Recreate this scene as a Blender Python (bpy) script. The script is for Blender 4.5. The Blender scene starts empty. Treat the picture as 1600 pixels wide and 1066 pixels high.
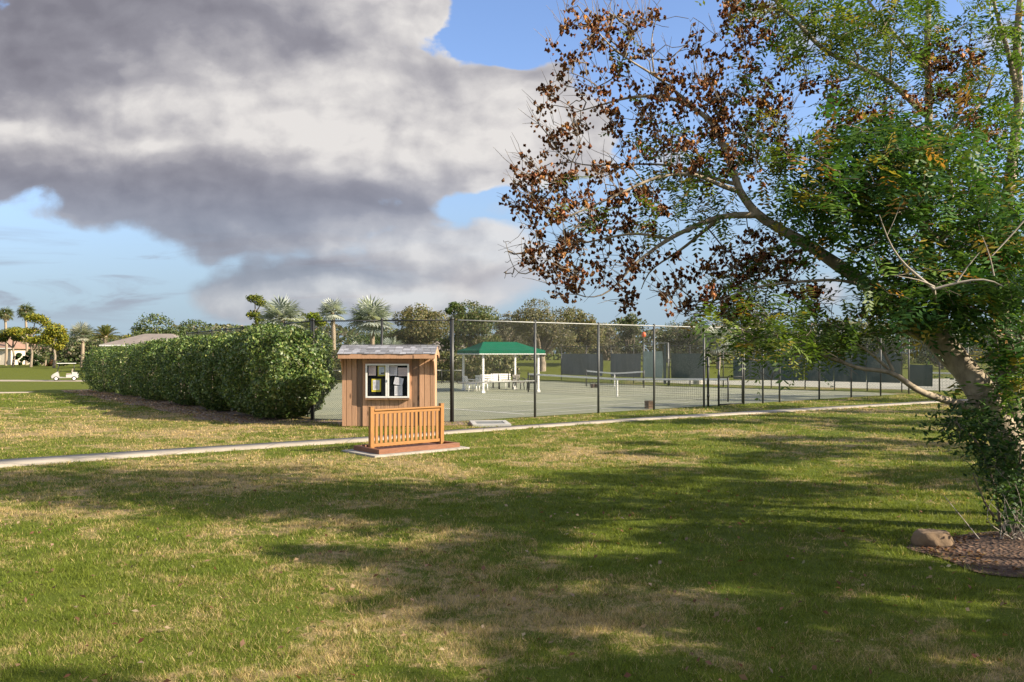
import bpy, bmesh, math, random
import numpy as np
from mathutils import Vector, Matrix

SC = bpy.context.scene
COL = SC.collection
F = 1300.0; CX = 800.0; HY = 551.0; CH = 2.2       # focal length in photo px, optical axis x, horizon row, eye height

# ------------------------------------------------------------------ helpers
def gp(px, py, z=0.0):
    Y = (CH - z) * F / (py - HY)
    return ((px - CX) / F * Y, Y, z)
def at(px, py, Y):
    return np.array(((px - CX) / F * Y, Y, CH - (py - HY) / F * Y))
def sstep(a, b, x):
    t = np.clip((x - a) / (b - a), 0, 1); return t * t * (3 - 2 * t)
def ground_h(x, y):
    x = np.asarray(x, float); y = np.asarray(y, float)
    h = -0.78 * sstep(22, 34, -x) * np.exp(-((y - 86) / 22) ** 2)
    h = h + 1.25 * np.exp(-((x - 6) / 26) ** 2) * np.exp(-((y - 104) / 17) ** 2)
    h = h + 0.5 * sstep(130, 170, y) * sstep(60, 110, np.abs(x + 10))
    return h
def gz(x, y): return float(ground_h(x, y))

def tag(o, label=None, cat=None, group=None, kind=None):
    if label: o['label'] = label
    if cat: o['category'] = cat
    if group: o['group'] = group
    if kind: o['kind'] = kind
    return o
def empty(name, loc, rz=0.0, label=None, cat=None, group=None):
    o = bpy.data.objects.new(name, None); COL.objects.link(o)
    o.location = loc; o.rotation_euler = (0, 0, rz); o.empty_display_size = 0.2
    return tag(o, label, cat, group)
def link(name, me, mat, parent=None):
    o = bpy.data.objects.new(name, me); COL.objects.link(o)
    if mat is not None: me.materials.append(mat)
    if parent is not None: o.parent = parent
    return o
def npmesh(name, V, Fc, mat, parent=None, col=None, smooth=False, attr=None):
    V = np.asarray(V, np.float32); Fc = np.asarray(Fc, np.int32)
    k = Fc.shape[1]
    me = bpy.data.meshes.new(name)
    me.vertices.add(len(V)); me.vertices.foreach_set('co', V.ravel())
    me.loops.add(Fc.size); me.loops.foreach_set('vertex_index', Fc.ravel())
    me.polygons.add(len(Fc)); me.polygons.foreach_set('loop_start', np.arange(0, Fc.size, k, dtype=np.int32))
    if smooth: me.polygons.foreach_set('use_smooth', np.ones(len(Fc), bool))
    me.update(calc_edges=True)
    if col is not None:
        a = me.color_attributes.new('col', 'FLOAT_COLOR', 'POINT')
        c = np.ones((len(V), 4), np.float32); c[:, :3] = col
        a.data.foreach_set('color', c.ravel())
    if attr is not None:
        a = me.attributes.new('rnd', 'FLOAT', 'POINT'); a.data.foreach_set('value', np.asarray(attr, np.float32))
    return link(name, me, mat, parent)

class MB:
    """collects boxes, tubes and polygons into one mesh"""
    def __init__(s): s.V = []; s.F = []
    def add(s, vs, fs):
        b = len(s.V); s.V += [tuple(map(float, v)) for v in vs]; s.F += [tuple(i + b for i in f) for f in fs]; return s
    def box(s, c, d, rz=0.0, M=None, ch=0.0):
        x, y, z = d[0] / 2, d[1] / 2, d[2] / 2
        if ch <= 0:
            vs = [(sx * x, sy * y, sz * z) for sz in (-1, 1) for sy in (-1, 1) for sx in (-1, 1)]
            fs = [(0, 2, 3, 1), (4, 5, 7, 6), (0, 1, 5, 4), (2, 6, 7, 3), (0, 4, 6, 2), (1, 3, 7, 5)]
        else:
            bm = bmesh.new(); bmesh.ops.create_cube(bm, size=1)
            for v in bm.verts: v.co = Vector((v.co.x * 2 * x, v.co.y * 2 * y, v.co.z * 2 * z))
            bmesh.ops.bevel(bm, geom=bm.edges[:], offset=ch, segments=2, affect='EDGES', profile=0.6)
            bm.verts.index_update()
            vs = [tuple(v.co) for v in bm.verts]; fs = [tuple(v.index for v in f.verts) for f in bm.faces]; bm.free()
        R = M if M is not None else Matrix.Rotation(rz, 4, 'Z')
        return s.add([tuple(R @ Vector(v) + Vector(c)) for v in vs], fs)
    def tube(s, pts, rad, n=6):
        v, f = tube_np(np.array(pts, float), np.broadcast_to(np.asarray(rad, float), (len(pts),)), n)
        s.add(v.tolist(), f.tolist())
        b = len(s.V) - len(v)
        s.F.append(tuple(b + i for i in range(n))[::-1]); s.F.append(tuple(len(s.V) - n + i for i in range(n)))
        return s
    def build(s, name, mat, parent=None, smooth=False):
        me = bpy.data.meshes.new(name); me.from_pydata(s.V, [], s.F)
        if smooth: me.polygons.foreach_set('use_smooth', [True] * len(me.polygons))
        me.update()
        return link(name, me, mat, parent)

def tube_np(P, R, n=5):
    P = np.asarray(P, float); m = len(P)
    T = np.gradient(P, axis=0); T /= np.linalg.norm(T, axis=1, keepdims=True) + 1e-9
    ref = np.array([0.0, 0, 1]) if abs(T[:, 2]).mean() < 0.8 else np.array([1.0, 0, 0])
    A = np.cross(T, ref); A /= np.linalg.norm(A, axis=1, keepdims=True) + 1e-9
    B = np.cross(T, A)
    th = np.arange(n) / n * 2 * np.pi
    V = P[:, None, :] + R[:, None, None] * (np.cos(th)[None, :, None] * A[:, None, :] + np.sin(th)[None, :, None] * B[:, None, :])
    i = np.arange(m - 1)[:, None] * n; j = np.arange(n)[None, :]; k = (j + 1) % n
    Q = np.stack([i + j, i + k, i + n + k, i + n + j], -1).reshape(-1, 4)
    return V.reshape(-1, 3), Q
class NP:
    """collects numpy quads with colours"""
    def __init__(s): s.V = []; s.Q = []; s.C = []; s.n = 0
    def add(s, V, Q, C=None):
        s.V.append(V); s.Q.append(Q + s.n); s.n += len(V)
        if C is not None: s.C.append(np.broadcast_to(C, (len(V), 3)))
    def build(s, name, mat, parent=None, smooth=False):
        return npmesh(name, np.concatenate(s.V), np.concatenate(s.Q), mat, parent,
                      np.concatenate(s.C) if s.C else None, smooth)
def norm(a): return a / (np.linalg.norm(a, axis=-1, keepdims=True) + 1e-9)
def leaf_quads(P, N, length, width, rng, flop=0.7, axis=None):
    """one folded diamond leaf per point"""
    m = len(P)
    nrm = norm(N + flop * rng.normal(size=(m, 3)))
    ax = rng.normal(size=(m, 3)) if axis is None else axis + 0.25 * rng.normal(size=(m, 3))
    ax = norm(ax - nrm * (ax * nrm).sum(1, keepdims=True))
    sd = np.cross(nrm, ax)
    L = (np.asarray(length) * rng.uniform(.7, 1.3, m))[:, None]; W = (np.asarray(width) * rng.uniform(.7, 1.3, m))[:, None]
    V = np.stack([P - ax * L * .5, P + sd * W * .5 + nrm * W * .12, P + ax * L * .5 - nrm * L * .1, P - sd * W * .5 + nrm * W * .12], 1).reshape(-1, 3)
    Q = np.arange(4 * m).reshape(m, 4)
    return V, Q
def leaf_cols(m, rng, cols, w=None, jit=.18):
    cols = np.array(cols); idx = rng.choice(len(cols), m, p=w)
    c = cols[idx] * (1 + jit * rng.normal(size=(m, 1))) * (1 + .06 * rng.normal(size=(m, 3)))
    return np.repeat(np.clip(c, .004, 1), 4, axis=0)
def sphere_dirs(n, rng): return norm(rng.normal(size=(n, 3)))

# ------------------------------------------------------------------ materials
MATS = {}
def nodes_of(name):
    m = bpy.data.materials.new(name); m.use_nodes = True
    nt = m.node_tree; bsdf = nt.nodes['Principled BSDF']
    return m, nt, bsdf
def N(nt, t, **kw):
    n = nt.nodes.new(t)
    for k, v in kw.items(): setattr(n, k, v)
    return n
def mathn(nt, op, a, b=None, c=None, clamp=False):
    n = N(nt, 'ShaderNodeMath', operation=op); n.use_clamp = clamp
    for i, v in enumerate((a, b, c)):
        if v is None: continue
        if hasattr(v, 'type'): nt.links.new(v, n.inputs[i])
        else: n.inputs[i].default_value = v
    return n.outputs[0]
def mixc(nt, fac, a, b, mode='MIX'):
    n = N(nt, 'ShaderNodeMix', data_type='RGBA', blend_type=mode)
    for s, v in ((n.inputs[0], fac), (n.inputs[6], a), (n.inputs[7], b)):
        if hasattr(v, 'type'): nt.links.new(v, s)
        elif isinstance(v, (int, float)): s.default_value = v
        else: s.default_value = (*v, 1) if len(v) == 3 else v
    return n.outputs[2]
def smooth(nt, x, a, b):
    n = N(nt, 'ShaderNodeMapRange', interpolation_type='SMOOTHSTEP')
    nt.links.new(x, n.inputs[0]); n.inputs[1].default_value = a; n.inputs[2].default_value = b
    return n.outputs[0]
def noise(nt, vec, scale, detail=4, rough=.55, dist=0, dims='3D'):
    n = N(nt, 'ShaderNodeTexNoise', noise_dimensions=dims)
    if vec is not None: nt.links.new(vec, n.inputs['Vector'])
    n.inputs['Scale'].default_value = scale; n.inputs['Detail'].default_value = detail
    n.inputs['Roughness'].default_value = rough; n.inputs['Distortion'].default_value = dist
    return n.outputs['Fac']
def vscale(nt, vec, s):
    n = N(nt, 'ShaderNodeVectorMath', operation='MULTIPLY'); nt.links.new(vec, n.inputs[0]); n.inputs[1].default_value = s
    return n.outputs[0]
def bump(nt, bsdf, h, strength=.3, dist=.02):
    n = N(nt, 'ShaderNodeBump'); n.inputs['Strength'].default_value = strength; n.inputs['Distance'].default_value = dist
    nt.links.new(h, n.inputs['Height']); nt.links.new(n.outputs[0], bsdf.inputs['Normal'])
def simple(name, a, b=None, scale=6, rough=.7, metal=0, bmp=0, stretch=(1, 1, 1), spec=.5, isl=0):
    if name in MATS: return MATS[name]
    m, nt, bs = nodes_of(name)
    tc = N(nt, 'ShaderNodeTexCoord').outputs['Object']
    v = vscale(nt, tc, stretch)
    f = noise(nt, v, scale, 6, .6)
    b = b if b is not None else tuple(x * .7 for x in a)
    c = mixc(nt, smooth(nt, f, .3, .7), a, b)
    if isl:
        r = N(nt, 'ShaderNodeNewGeometry').outputs['Random Per Island']
        c = mixc(nt, 1.0, c, mixc(nt, r, (1 - isl,) * 3, (1 + isl * .5,) * 3), 'MULTIPLY')
    nt.links.new(c, bs.inputs['Base Color'])
    bs.inputs['Roughness'].default_value = rough; bs.inputs['Metallic'].default_value = metal
    bs.inputs['Specular IOR Level'].default_value = spec
    if bmp: bump(nt, bs, f, bmp)
    MATS[name] = m; return m
def wood(name, a, b, knot=(.06, .03, .015), grain=(14, 14, 1.2), rough=.6, isl=.25, rot=None):
    m, nt, bs = nodes_of(name)
    tc = N(nt, 'ShaderNodeTexCoord').outputs['Object']
    if rot is not None:
        mp = N(nt, 'ShaderNodeMapping'); nt.links.new(tc, mp.inputs[0]); mp.inputs['Rotation'].default_value = (0, 0, rot); tc = mp.outputs[0]
    r = N(nt, 'ShaderNodeNewGeometry').outputs['Random Per Island']
    off = N(nt, 'ShaderNodeVectorMath', operation='ADD'); nt.links.new(vscale(nt, tc, grain), off.inputs[0])
    cb = N(nt, 'ShaderNodeCombineXYZ'); nt.links.new(mathn(nt, 'MULTIPLY', r, 37.0), cb.inputs[0]); nt.links.new(mathn(nt, 'MULTIPLY', r, 91.0), cb.inputs[2])
    nt.links.new(cb.outputs[0], off.inputs[1]); v = off.outputs[0]
    g = noise(nt, v, 1.6, 8, .65, 1.2)
    c = mixc(nt, smooth(nt, g, .25, .75), a, b)
    c = mixc(nt, 1.0, c, mixc(nt, r, (1 - isl,) * 3, (1 + isl * .6,) * 3), 'MULTIPLY')
    vo = N(nt, 'ShaderNodeTexVoronoi'); nt.links.new(vscale(nt, v, (.25, .25, 1.0)), vo.inputs['Vector']); vo.inputs['Scale'].default_value = 1.1
    kf = smooth(nt, vo.outputs['Distance'], .16, .05)
    c = mixc(nt, mathn(nt, 'MULTIPLY', kf, .75), c, knot)
    nt.links.new(c, bs.inputs['Base Color']); bs.inputs['Roughness'].default_value = rough
    bump(nt, bs, g, .25, .004)
    return m
def leafmat(name, trans=.35, rough=.5, spec=.35, tint=(1, 1, 1)):
    m, nt, bs = nodes_of(name)
    a = N(nt, 'ShaderNodeVertexColor', layer_name='col').outputs[0]
    nt.links.new(a, bs.inputs['Base Color']); bs.inputs['Roughness'].default_value = rough
    bs.inputs['Specular IOR Level'].default_value = spec
    tr = N(nt, 'ShaderNodeBsdfTranslucent')
    nt.links.new(mixc(nt, 1.0, a, (1.3, 1.35, .7), 'MULTIPLY'), tr.inputs[0])
    mx = N(nt, 'ShaderNodeMixShader'); mx.inputs[0].default_value = trans
    nt.links.new(bs.outputs[0], mx.inputs[1]); nt.links.new(tr.outputs[0], mx.inputs[2])
    nt.links.new(mx.outputs[0], nt.nodes['Material Output'].inputs[0])
    return m
def grass_nodes(nt, ground):
    pos = N(nt, 'ShaderNodeNewGeometry').outputs['Position']
    n1 = noise(nt, pos, .33, 3, .6, .6, '2D'); n2 = noise(nt, pos, 1.7, 4, .65, .4, '2D'); n3 = noise(nt, pos, 9, 3, .6, 0, '2D')
    sx = N(nt, 'ShaderNodeSeparateXYZ'); nt.links.new(pos, sx.inputs[0])
    X, Y = sx.outputs[0], sx.outputs[1]
    dry = mathn(nt, 'ADD', mathn(nt, 'MULTIPLY', n1, .8), mathn(nt, 'MULTIPLY', n2, .75))
    dry = mathn(nt, 'ADD', dry, mathn(nt, 'MULTIPLY', mathn(nt, 'SUBTRACT', n3, .5), .35))
    dry = smooth(nt, dry, .60, 1.16)
    # drier close to the photographer and left of the footpath, greener under the tree on the right
    def spot(cx, cy, rx, ry):
        a = mathn(nt, 'DIVIDE', mathn(nt, 'SUBTRACT', X, cx), rx); b = mathn(nt, 'DIVIDE', mathn(nt, 'SUBTRACT', Y, cy), ry)
        d = mathn(nt, 'SQRT', mathn(nt, 'ADD', mathn(nt, 'MULTIPLY', a, a), mathn(nt, 'MULTIPLY', b, b)))
        return smooth(nt, d, 1.25, .3)
    for cx, cy, rx, ry, k in ((.8, 7.3, 1.5, 1.1, .42), (-2.2, 6.9, 1.6, 1.3, .22), (2.5, 6.1, 1.5, .7, .25), (-11, 26, 8, 8.5, .36), (-5, 15, 5, 4, .25),
                              (4.5, 12.5, 4.5, 4.5, -.24), (1.2, 14, 2.5, 3.0, -.22), (10, 31, 14, 4, .1), (9, 20, 5, 1.6, .3)):
        dry = mathn(nt, 'ADD', dry, mathn(nt, 'MULTIPLY', spot(cx, cy, rx, ry), k))
    fair = mathn(nt, 'MULTIPLY', smooth(nt, Y, 40, 48), smooth(nt, X, 0, -12))
    far = smooth(nt, Y, 62, 75)
    lush = mathn(nt, 'MAXIMUM', fair, far)
    dry = mathn(nt, 'MULTIPLY', dry, mathn(nt, 'SUBTRACT', 1.0, mathn(nt, 'MULTIPLY', lush, .85)), clamp=True)
    return pos, dry, lush, n2, n3
def grass_mat(name, blades):
    m, nt, bs = nodes_of(name)
    pos, dry, lush, n2, n3 = grass_nodes(nt, not blades)
    green = mixc(nt, n2, (.098, .155, .018), (.19, .225, .034))
    straw = mixc(nt, n3, (.34, .265, .135), (.52, .42, .23))
    if blades:
        r = N(nt, 'ShaderNodeAttribute', attribute_name='rnd').outputs['Fac']
        isdry = smooth(nt, mathn(nt, 'SUBTRACT', mathn(nt, 'MULTIPLY', dry, 1.0), r), -.06, .06)
        c = mixc(nt, isdry, green, straw)
        r2 = mathn(nt, 'FRACT', mathn(nt, 'MULTIPLY', r, 17.3))
        c = mixc(nt, 1.0, c, mixc(nt, r2, (.42, .45, .42), (1.6, 1.5, 1.4)), 'MULTIPLY')
        nt.links.new(c, bs.inputs['Base Color']); bs.inputs['Roughness'].default_value = .55; bs.inputs['Specular IOR Level'].default_value = .25
        tr = N(nt, 'ShaderNodeBsdfTranslucent'); nt.links.new(mixc(nt, 1.0, c, (1.25, 1.25, .7), 'MULTIPLY'), tr.inputs[0])
        mx = N(nt, 'ShaderNodeMixShader'); mx.inputs[0].default_value = .35
        nt.links.new(bs.outputs[0], mx.inputs[1]); nt.links.new(tr.outputs[0], mx.inputs[2])
        nt.links.new(mx.outputs[0], nt.nodes['Material Output'].inputs[0])
    else:
        fine = noise(nt, pos, 38, 4, .7, 0, '2D')
        c = mixc(nt, smooth(nt, mathn(nt, 'ADD', dry, mathn(nt, 'MULTIPLY', mathn(nt, 'SUBTRACT', fine, .5), .8)), .25, .75), green, straw)
        c = mixc(nt, lush, c, mixc(nt, n2, (.125, .165, .022), (.18, .21, .036)))
        c = mixc(nt, 1.0, c, mixc(nt, fine, (.28, .26, .22), (.95, .93, .9)), 'MULTIPLY')
        nt.links.new(c, bs.inputs['Base Color']); bs.inputs['Roughness'].default_value = .95; bs.inputs['Specular IOR Level'].default_value = .1
        bump(nt, bs, fine, .6, .03)
    return m
M_GROUND = grass_mat('lawn_soil', False); M_BLADE = grass_mat('grass_blade', True)
M_LEAF = leafmat('leaf'); M_HEDGE = leafmat('hedge_leaf', .22, .42, .4); M_FAR = leafmat('far_leaf', .3, .6, .2)
M_POD = leafmat('papery_pod', .4, .7, .2)
M_BARK = simple('bark', (.30, .25, .19), (.14, .115, .085), 9, .9, bmp=.8, stretch=(1, 1, .35))
M_PALMBARK = simple('palm_bark', (.36, .29, .21), (.2, .16, .12), 12, .9, bmp=.6, stretch=(1, 1, 4))
M_TWIG = simple('dry_twig', (.42, .39, .34), (.28, .25, .21), 20, .9)
M_CONC = simple('concrete', (.36, .335, .30), (.27, .25, .22), 5, .9, bmp=.2)
M_BLACKMETAL = simple('black_coated_steel', (.018, .020, .02), (.03, .032, .032), 30, .45, .0)
M_GALV = simple('weathered_rail', (.28, .29, .28), (.17, .18, .18), 20, .5, .4)
M_WIRE = simple('coated_wire', (.045, .052, .05), (.07, .075, .07), 30, .6)
M_WHITE = simple('white_paint', (.80, .80, .78), (.72, .72, .70), 8, .45)
M_PLASTIC = simple('white_plastic', (.86, .84, .80), (.80, .78, .75), 8, .4)
M_GREYMETAL = simple('grey_metal', (.30, .31, .32), (.24, .25, .26), 10, .5, .3)
M_DARKMESH = simple('dark_mesh', (.10, .09, .08), (.16, .145, .13), 40, .7)
M_PALEWOOD = wood('cedar_board', (.56, .335, .205), (.40, .228, .135), isl=.22)
M_DARKWOOD = wood('grey_brown_board', (.25, .16, .105), (.16, .10, .066), isl=.15)
M_RAILWOOD = wood('stained_orange_wood', (.33, .155, .033), (.22, .094, .018), isl=.18)
M_BASEWOOD = wood('stained_red_wood', (.22, .09, .042), (.14, .052, .024), grain=(3, 3, 12), isl=.15)
M_CANVAS = simple('green_canvas', (.002, .115, .062), (.0015, .095, .05), 3, .85, spec=.08)
M_CANVASDK = M_CANVAS

# ------------------------------------------------------------------ camera, light, sky
cam = bpy.data.cameras.new('camera'); co = bpy.data.objects.new('camera', cam); COL.objects.link(co)
co.location = (0, 0, CH); co.rotation_euler = (math.pi / 2, 0, 0)
cam.sensor_width = 36; cam.lens = 36 * F / 1600; cam.shift_y = (HY - 533) / 1600; cam.clip_end = 3000; cam.clip_start = .1
SC.camera = co
SUN_EL = math.radians(27); sdir = np.array([1.0, -0.30, 0]); sdir = sdir / np.linalg.norm(sdir)
SV = Vector((sdir[0] * math.cos(SUN_EL), sdir[1] * math.cos(SUN_EL), math.sin(SUN_EL)))
sl = bpy.data.lights.new('sun', 'SUN'); sl.energy = 5.0; sl.angle = math.radians(.55); sl.color = (1, .86, .66)
so = bpy.data.objects.new('sun', sl); COL.objects.link(so); so.rotation_euler = SV.to_track_quat('Z', 'Y').to_euler()
so.location = (40, -8, 30)

def make_world():
    w = bpy.data.worlds.new('World'); SC.world = w; w.use_nodes = True
    nt = w.node_tree; bg = nt.nodes['Background']
    sky = N(nt, 'ShaderNodeTexSky', sky_type='NISHITA'); sky.sun_disc = False
    sky.sun_elevation = SUN_EL; sky.sun_rotation = math.atan2(SV.x, SV.y)
    sky.air_density = 1.0; sky.dust_density = .6; sky.ozone_density = 1.6
    d = N(nt, 'ShaderNodeTexCoord').outputs['Generated']
    sp = N(nt, 'ShaderNodeSeparateXYZ'); nt.links.new(d, sp.inputs[0])
    yy = mathn(nt, 'MAXIMUM', mathn(nt, 'ABSOLUTE', sp.outputs[1]), .12)
    u = mathn(nt, 'DIVIDE', sp.outputs[0], yy); v = mathn(nt, 'DIVIDE', sp.outputs[2], yy)     # directions, +Y straight ahead
    cb = N(nt, 'ShaderNodeCombineXYZ'); nt.links.new(u, cb.inputs[0]); nt.links.new(v, cb.inputs[1]); P = cb.outputs[0]
    Pn = vscale(nt, P, (1.0, 1.45, 1.0))
    # warp
    wn = N(nt, 'ShaderNodeTexNoise', noise_dimensions='2D'); nt.links.new(Pn, wn.inputs['Vector']); wn.inputs['Scale'].default_value = 5.0; wn.inputs['Detail'].default_value = 5
    ws = N(nt, 'ShaderNodeVectorMath', operation='SUBTRACT'); nt.links.new(wn.outputs['Color'], ws.inputs[0]); ws.inputs[1].default_value = (.5, .5, .5)
    wm = vscale(nt, ws.outputs[0], (.11, .08, 0))
    wa = N(nt, 'ShaderNodeVectorMath', operation='ADD'); nt.links.new(P, wa.inputs[0]); nt.links.new(wm, wa.inputs[1]); PW = wa.outputs[0]
    def ell(px, py, rx, ry):
        s = N(nt, 'ShaderNodeVectorMath', operation='SUBTRACT'); nt.links.new(PW, s.inputs[0]); s.inputs[1].default_value = ((px - CX) / F, (HY - py) / F, 0)
        q = vscale(nt, s.outputs[0], (F / rx, F / ry, 0))
        l = N(nt, 'ShaderNodeVectorMath', operation='LENGTH'); nt.links.new(q, l.inputs[0])
        return mathn(nt, 'SUBTRACT', 1.0, l.outputs['Value'])
    def union(es):
        o = None
        for e in es:
            x = ell(*e); o = x if o is None else mathn(nt, 'SMOOTH_MAX', o, x, .12)
        return o
    dens = union([(250, 130, 560, 210), (420, -20, 330, 95), (760, 215, 190, 105), (330, 270, 520, 105), (430, 340, 300, 80), (40, 230, 330, 130),
                  (690, 400, 190, 62), (520, 455, 330, 55), (640, 20, 100, 45), (780, 200, 190, 120), (600, 180, 140, 90)])
    small = union([(1235, 70, 70, 50), (1180, 15, 60, 22), (1290, 455, 40, 22), (880, 330, 110, 20), (1040, 230, 60, 40), (1560, 70, 60, 30), (790, 440, 140, 40)])
    def field(vec):
        f = noise(nt, vec, 5.0, 12, .60, 0, '2D')
        o = None
        for sc_, wt in ((7.0, .5), (15.0, .28), (34.0, .15)):
            vo = N(nt, 'ShaderNodeTexVoronoi', voronoi_dimensions='2D', feature='SMOOTH_F1')
            nt.links.new(vec, vo.inputs['Vector']); vo.inputs['Scale'].default_value = sc_; vo.inputs['Smoothness'].default_value = .35
            x = mathn(nt, 'MULTIPLY', mathn(nt, 'SUBTRACT', .55, vo.outputs['Distance']), wt)
            o = x if o is None else mathn(nt, 'ADD', o, x)
        return f, mathn(nt, 'ADD', mathn(nt, 'MULTIPLY', f, .70), mathn(nt, 'MULTIPLY', o, .55))
    Pw2 = N(nt, 'ShaderNodeVectorMath', operation='ADD'); nt.links.new(Pn, Pw2.inputs[0]); nt.links.new(vscale(nt, ws.outputs[0], (.05, .05, 0)), Pw2.inputs[1]); PB = Pw2.outputs[0]
    fb, hf = field(PB); fb2 = noise(nt, PB, 24.0, 6, .6, 0, '2D')
    gap = union([(40, 400, 170, 50), (730, 318, 90, 26), (790, 66, 140, 52), (900, 20, 120, 60)])
    D = mathn(nt, 'ADD', mathn(nt, 'ADD', mathn(nt, 'MULTIPLY', dens, 1.7), .04), mathn(nt, 'MULTIPLY', mathn(nt, 'SUBTRACT', hf, .40), 2.3))
    D = mathn(nt, 'SUBTRACT', D, mathn(nt, 'MULTIPLY', mathn(nt, 'MAXIMUM', gap, 0), 1.0))
    low = smooth(nt, v, .25, .07); D = mathn(nt, 'DIVIDE', D, mathn(nt, 'ADD', 1.0, mathn(nt, 'MULTIPLY', low, 2.6))); mask = mathn(nt, 'MULTIPLY', smooth(nt, D, .02, .24), mathn(nt, 'SUBTRACT', 1.0, mathn(nt, 'MULTIPLY', low, .25)))
    D2 = mathn(nt, 'ADD', small, mathn(nt, 'MULTIPLY', mathn(nt, 'SUBTRACT', fb, .5), 1.6))
    mask2 = mathn(nt, 'MULTIPLY', smooth(nt, D2, .1, .75), .8)
    # thin streaks low over the horizon
    st = noise(nt, vscale(nt, P, (3.2, 26, 1)), 1.0, 6, .6, .5, '2D')
    band = mathn(nt, 'MULTIPLY', smooth(nt, v, .02, .07), smooth(nt, v, .17, .10))
    leftw = mathn(nt, 'ADD', mathn(nt, 'MULTIPLY', smooth(nt, u, .1, -.25), .8), .2)
    mask3 = mathn(nt, 'MULTIPLY', mathn(nt, 'MULTIPLY', smooth(nt, st, .47, .66), band), mathn(nt, 'MULTIPLY', leftw, .75))
    # everywhere outside the frame: unseen broken cloud, added bright to lift fill light
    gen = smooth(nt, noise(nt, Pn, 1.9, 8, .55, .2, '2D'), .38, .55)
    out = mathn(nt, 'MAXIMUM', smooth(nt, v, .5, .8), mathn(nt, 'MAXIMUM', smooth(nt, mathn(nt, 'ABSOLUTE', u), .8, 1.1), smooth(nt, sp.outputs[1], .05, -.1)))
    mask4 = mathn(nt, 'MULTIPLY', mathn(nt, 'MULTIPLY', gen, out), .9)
    # light and dark masses inside the cloud
    bright = union([(690, 385, 170, 40), (560, 460, 240, 20),  (440, 165, 330, 80), (260, 195, 230, 55), (720, 205, 190, 85), (600, 30, 150, 60), (90, 225, 190, 40), (600, 250, 150, 50), (790, 290, 60, 25)])
    dark = union([(50, 50, 300, 130), (210, 295, 330, 50), (400, 350, 250, 52), (420, 430, 200, 30), (10, 262, 120, 34), (480, 55, 100, 36), (560, 318, 140, 30)])
    so2 = N(nt, 'ShaderNodeVectorMath', operation='ADD'); nt.links.new(PB, so2.inputs[0]); so2.inputs[1].default_value = (.016, .022, 0)
    fo, hfo = field(so2.outputs[0])
    rel = mathn(nt, 'MULTIPLY', mathn(nt, 'SUBTRACT', hf, hfo), 1.3)
    b = mathn(nt, 'ADD', .52, mathn(nt, 'MULTIPLY', smooth(nt, bright, -.8, .7), .42))
    b = mathn(nt, 'SUBTRACT', b, mathn(nt, 'MULTIPLY', smooth(nt, dark, -.8, .75), .40))
    edge = mathn(nt, 'MULTIPLY', mathn(nt, 'SUBTRACT', 1.0, smooth(nt, D, .05, .38)), .14)
    b = mathn(nt, 'ADD', mathn(nt, 'ADD', b, edge), rel)
    b = mathn(nt, 'ADD', b, mathn(nt, 'MULTIPLY', mathn(nt, 'SUBTRACT', fb2, .5), .16), clamp=True)
    rp = N(nt, 'ShaderNodeValToRGB'); nt.links.new(b, rp.inputs[0])
    K = CLOUDK
    els = rp.color_ramp.elements
    els[0].position = 0; els[0].color = (.225 * K, .22 * K, .262 * K, 1)
    els[1].position = 1; els[1].color = (.80 * K, .77 * K, .75 * K, 1)
    e = els.new(.35); e.color = (.31 * K, .305 * K, .35 * K, 1)
    e = els.new(.68); e.color = (.50 * K, .485 * K, .51 * K, 1)
    skc = mixc(nt, 1.0, sky.outputs[0], SKYTINT, 'MULTIPLY')
    # paler, hazier blue near the horizon
    hz = smooth(nt, v, .36, 0.0)
    skc = mixc(nt, mathn(nt, 'MULTIPLY', hz, .92), skc, (.36 * K, .49 * K, .62 * K))
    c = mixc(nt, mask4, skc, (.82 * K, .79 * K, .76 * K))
    c = mixc(nt, mask3, c, (.33 * K, .345 * K, .42 * K))
    c = mixc(nt, mask2, c, (.62 * K, .62 * K, .66 * K))
    c = mixc(nt, mask, c, rp.outputs[0])
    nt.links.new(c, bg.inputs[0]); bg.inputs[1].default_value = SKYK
SKYK = .12
EXPO = 1.25
CLOUDK = 1 / SKYK / 2 ** EXPO
SKYTINT = (.70, .73, .86)
make_world()
SC.view_settings.view_transform = 'Standard'; SC.view_settings.look = 'None'
SC.view_settings.exposure = EXPO; SC.view_settings.gamma = 1; SC.view_settings.use_curve_mapping = False
SC.cycles.max_bounces = 6; SC.cycles.diffuse_bounces = 3; SC.cycles.glossy_bounces = 2; SC.cycles.transmission_bounces = 4; SC.cycles.transparent_max_bounces = 8
SC.cycles.use_denoising = True
SC.cycles.sample_clamp_indirect = 4

# ------------------------------------------------------------------ ground
xs = np.unique(np.concatenate([np.linspace(-900, -120, 24), np.arange(-120, 121, 2.0), np.linspace(120, 900, 24)]))
ys = np.unique(np.concatenate([np.linspace(-60, 0, 8), np.arange(0, 40, 4.0), np.arange(40, 190, 2.0), np.linspace(190, 1500, 24)]))
gx, gy = np.meshgrid(xs, ys); V = np.stack([gx, gy, ground_h(gx, gy)], -1).reshape(-1, 3)
nx, ny = len(xs), len(ys); i = (np.arange(ny - 1)[:, None] * nx + np.arange(nx - 1)[None, :]).ravel()
tag(npmesh('ground', V, np.stack([i, i + 1, i + nx + 1, i + nx], 1), M_GROUND, smooth=True), kind='structure')

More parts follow.
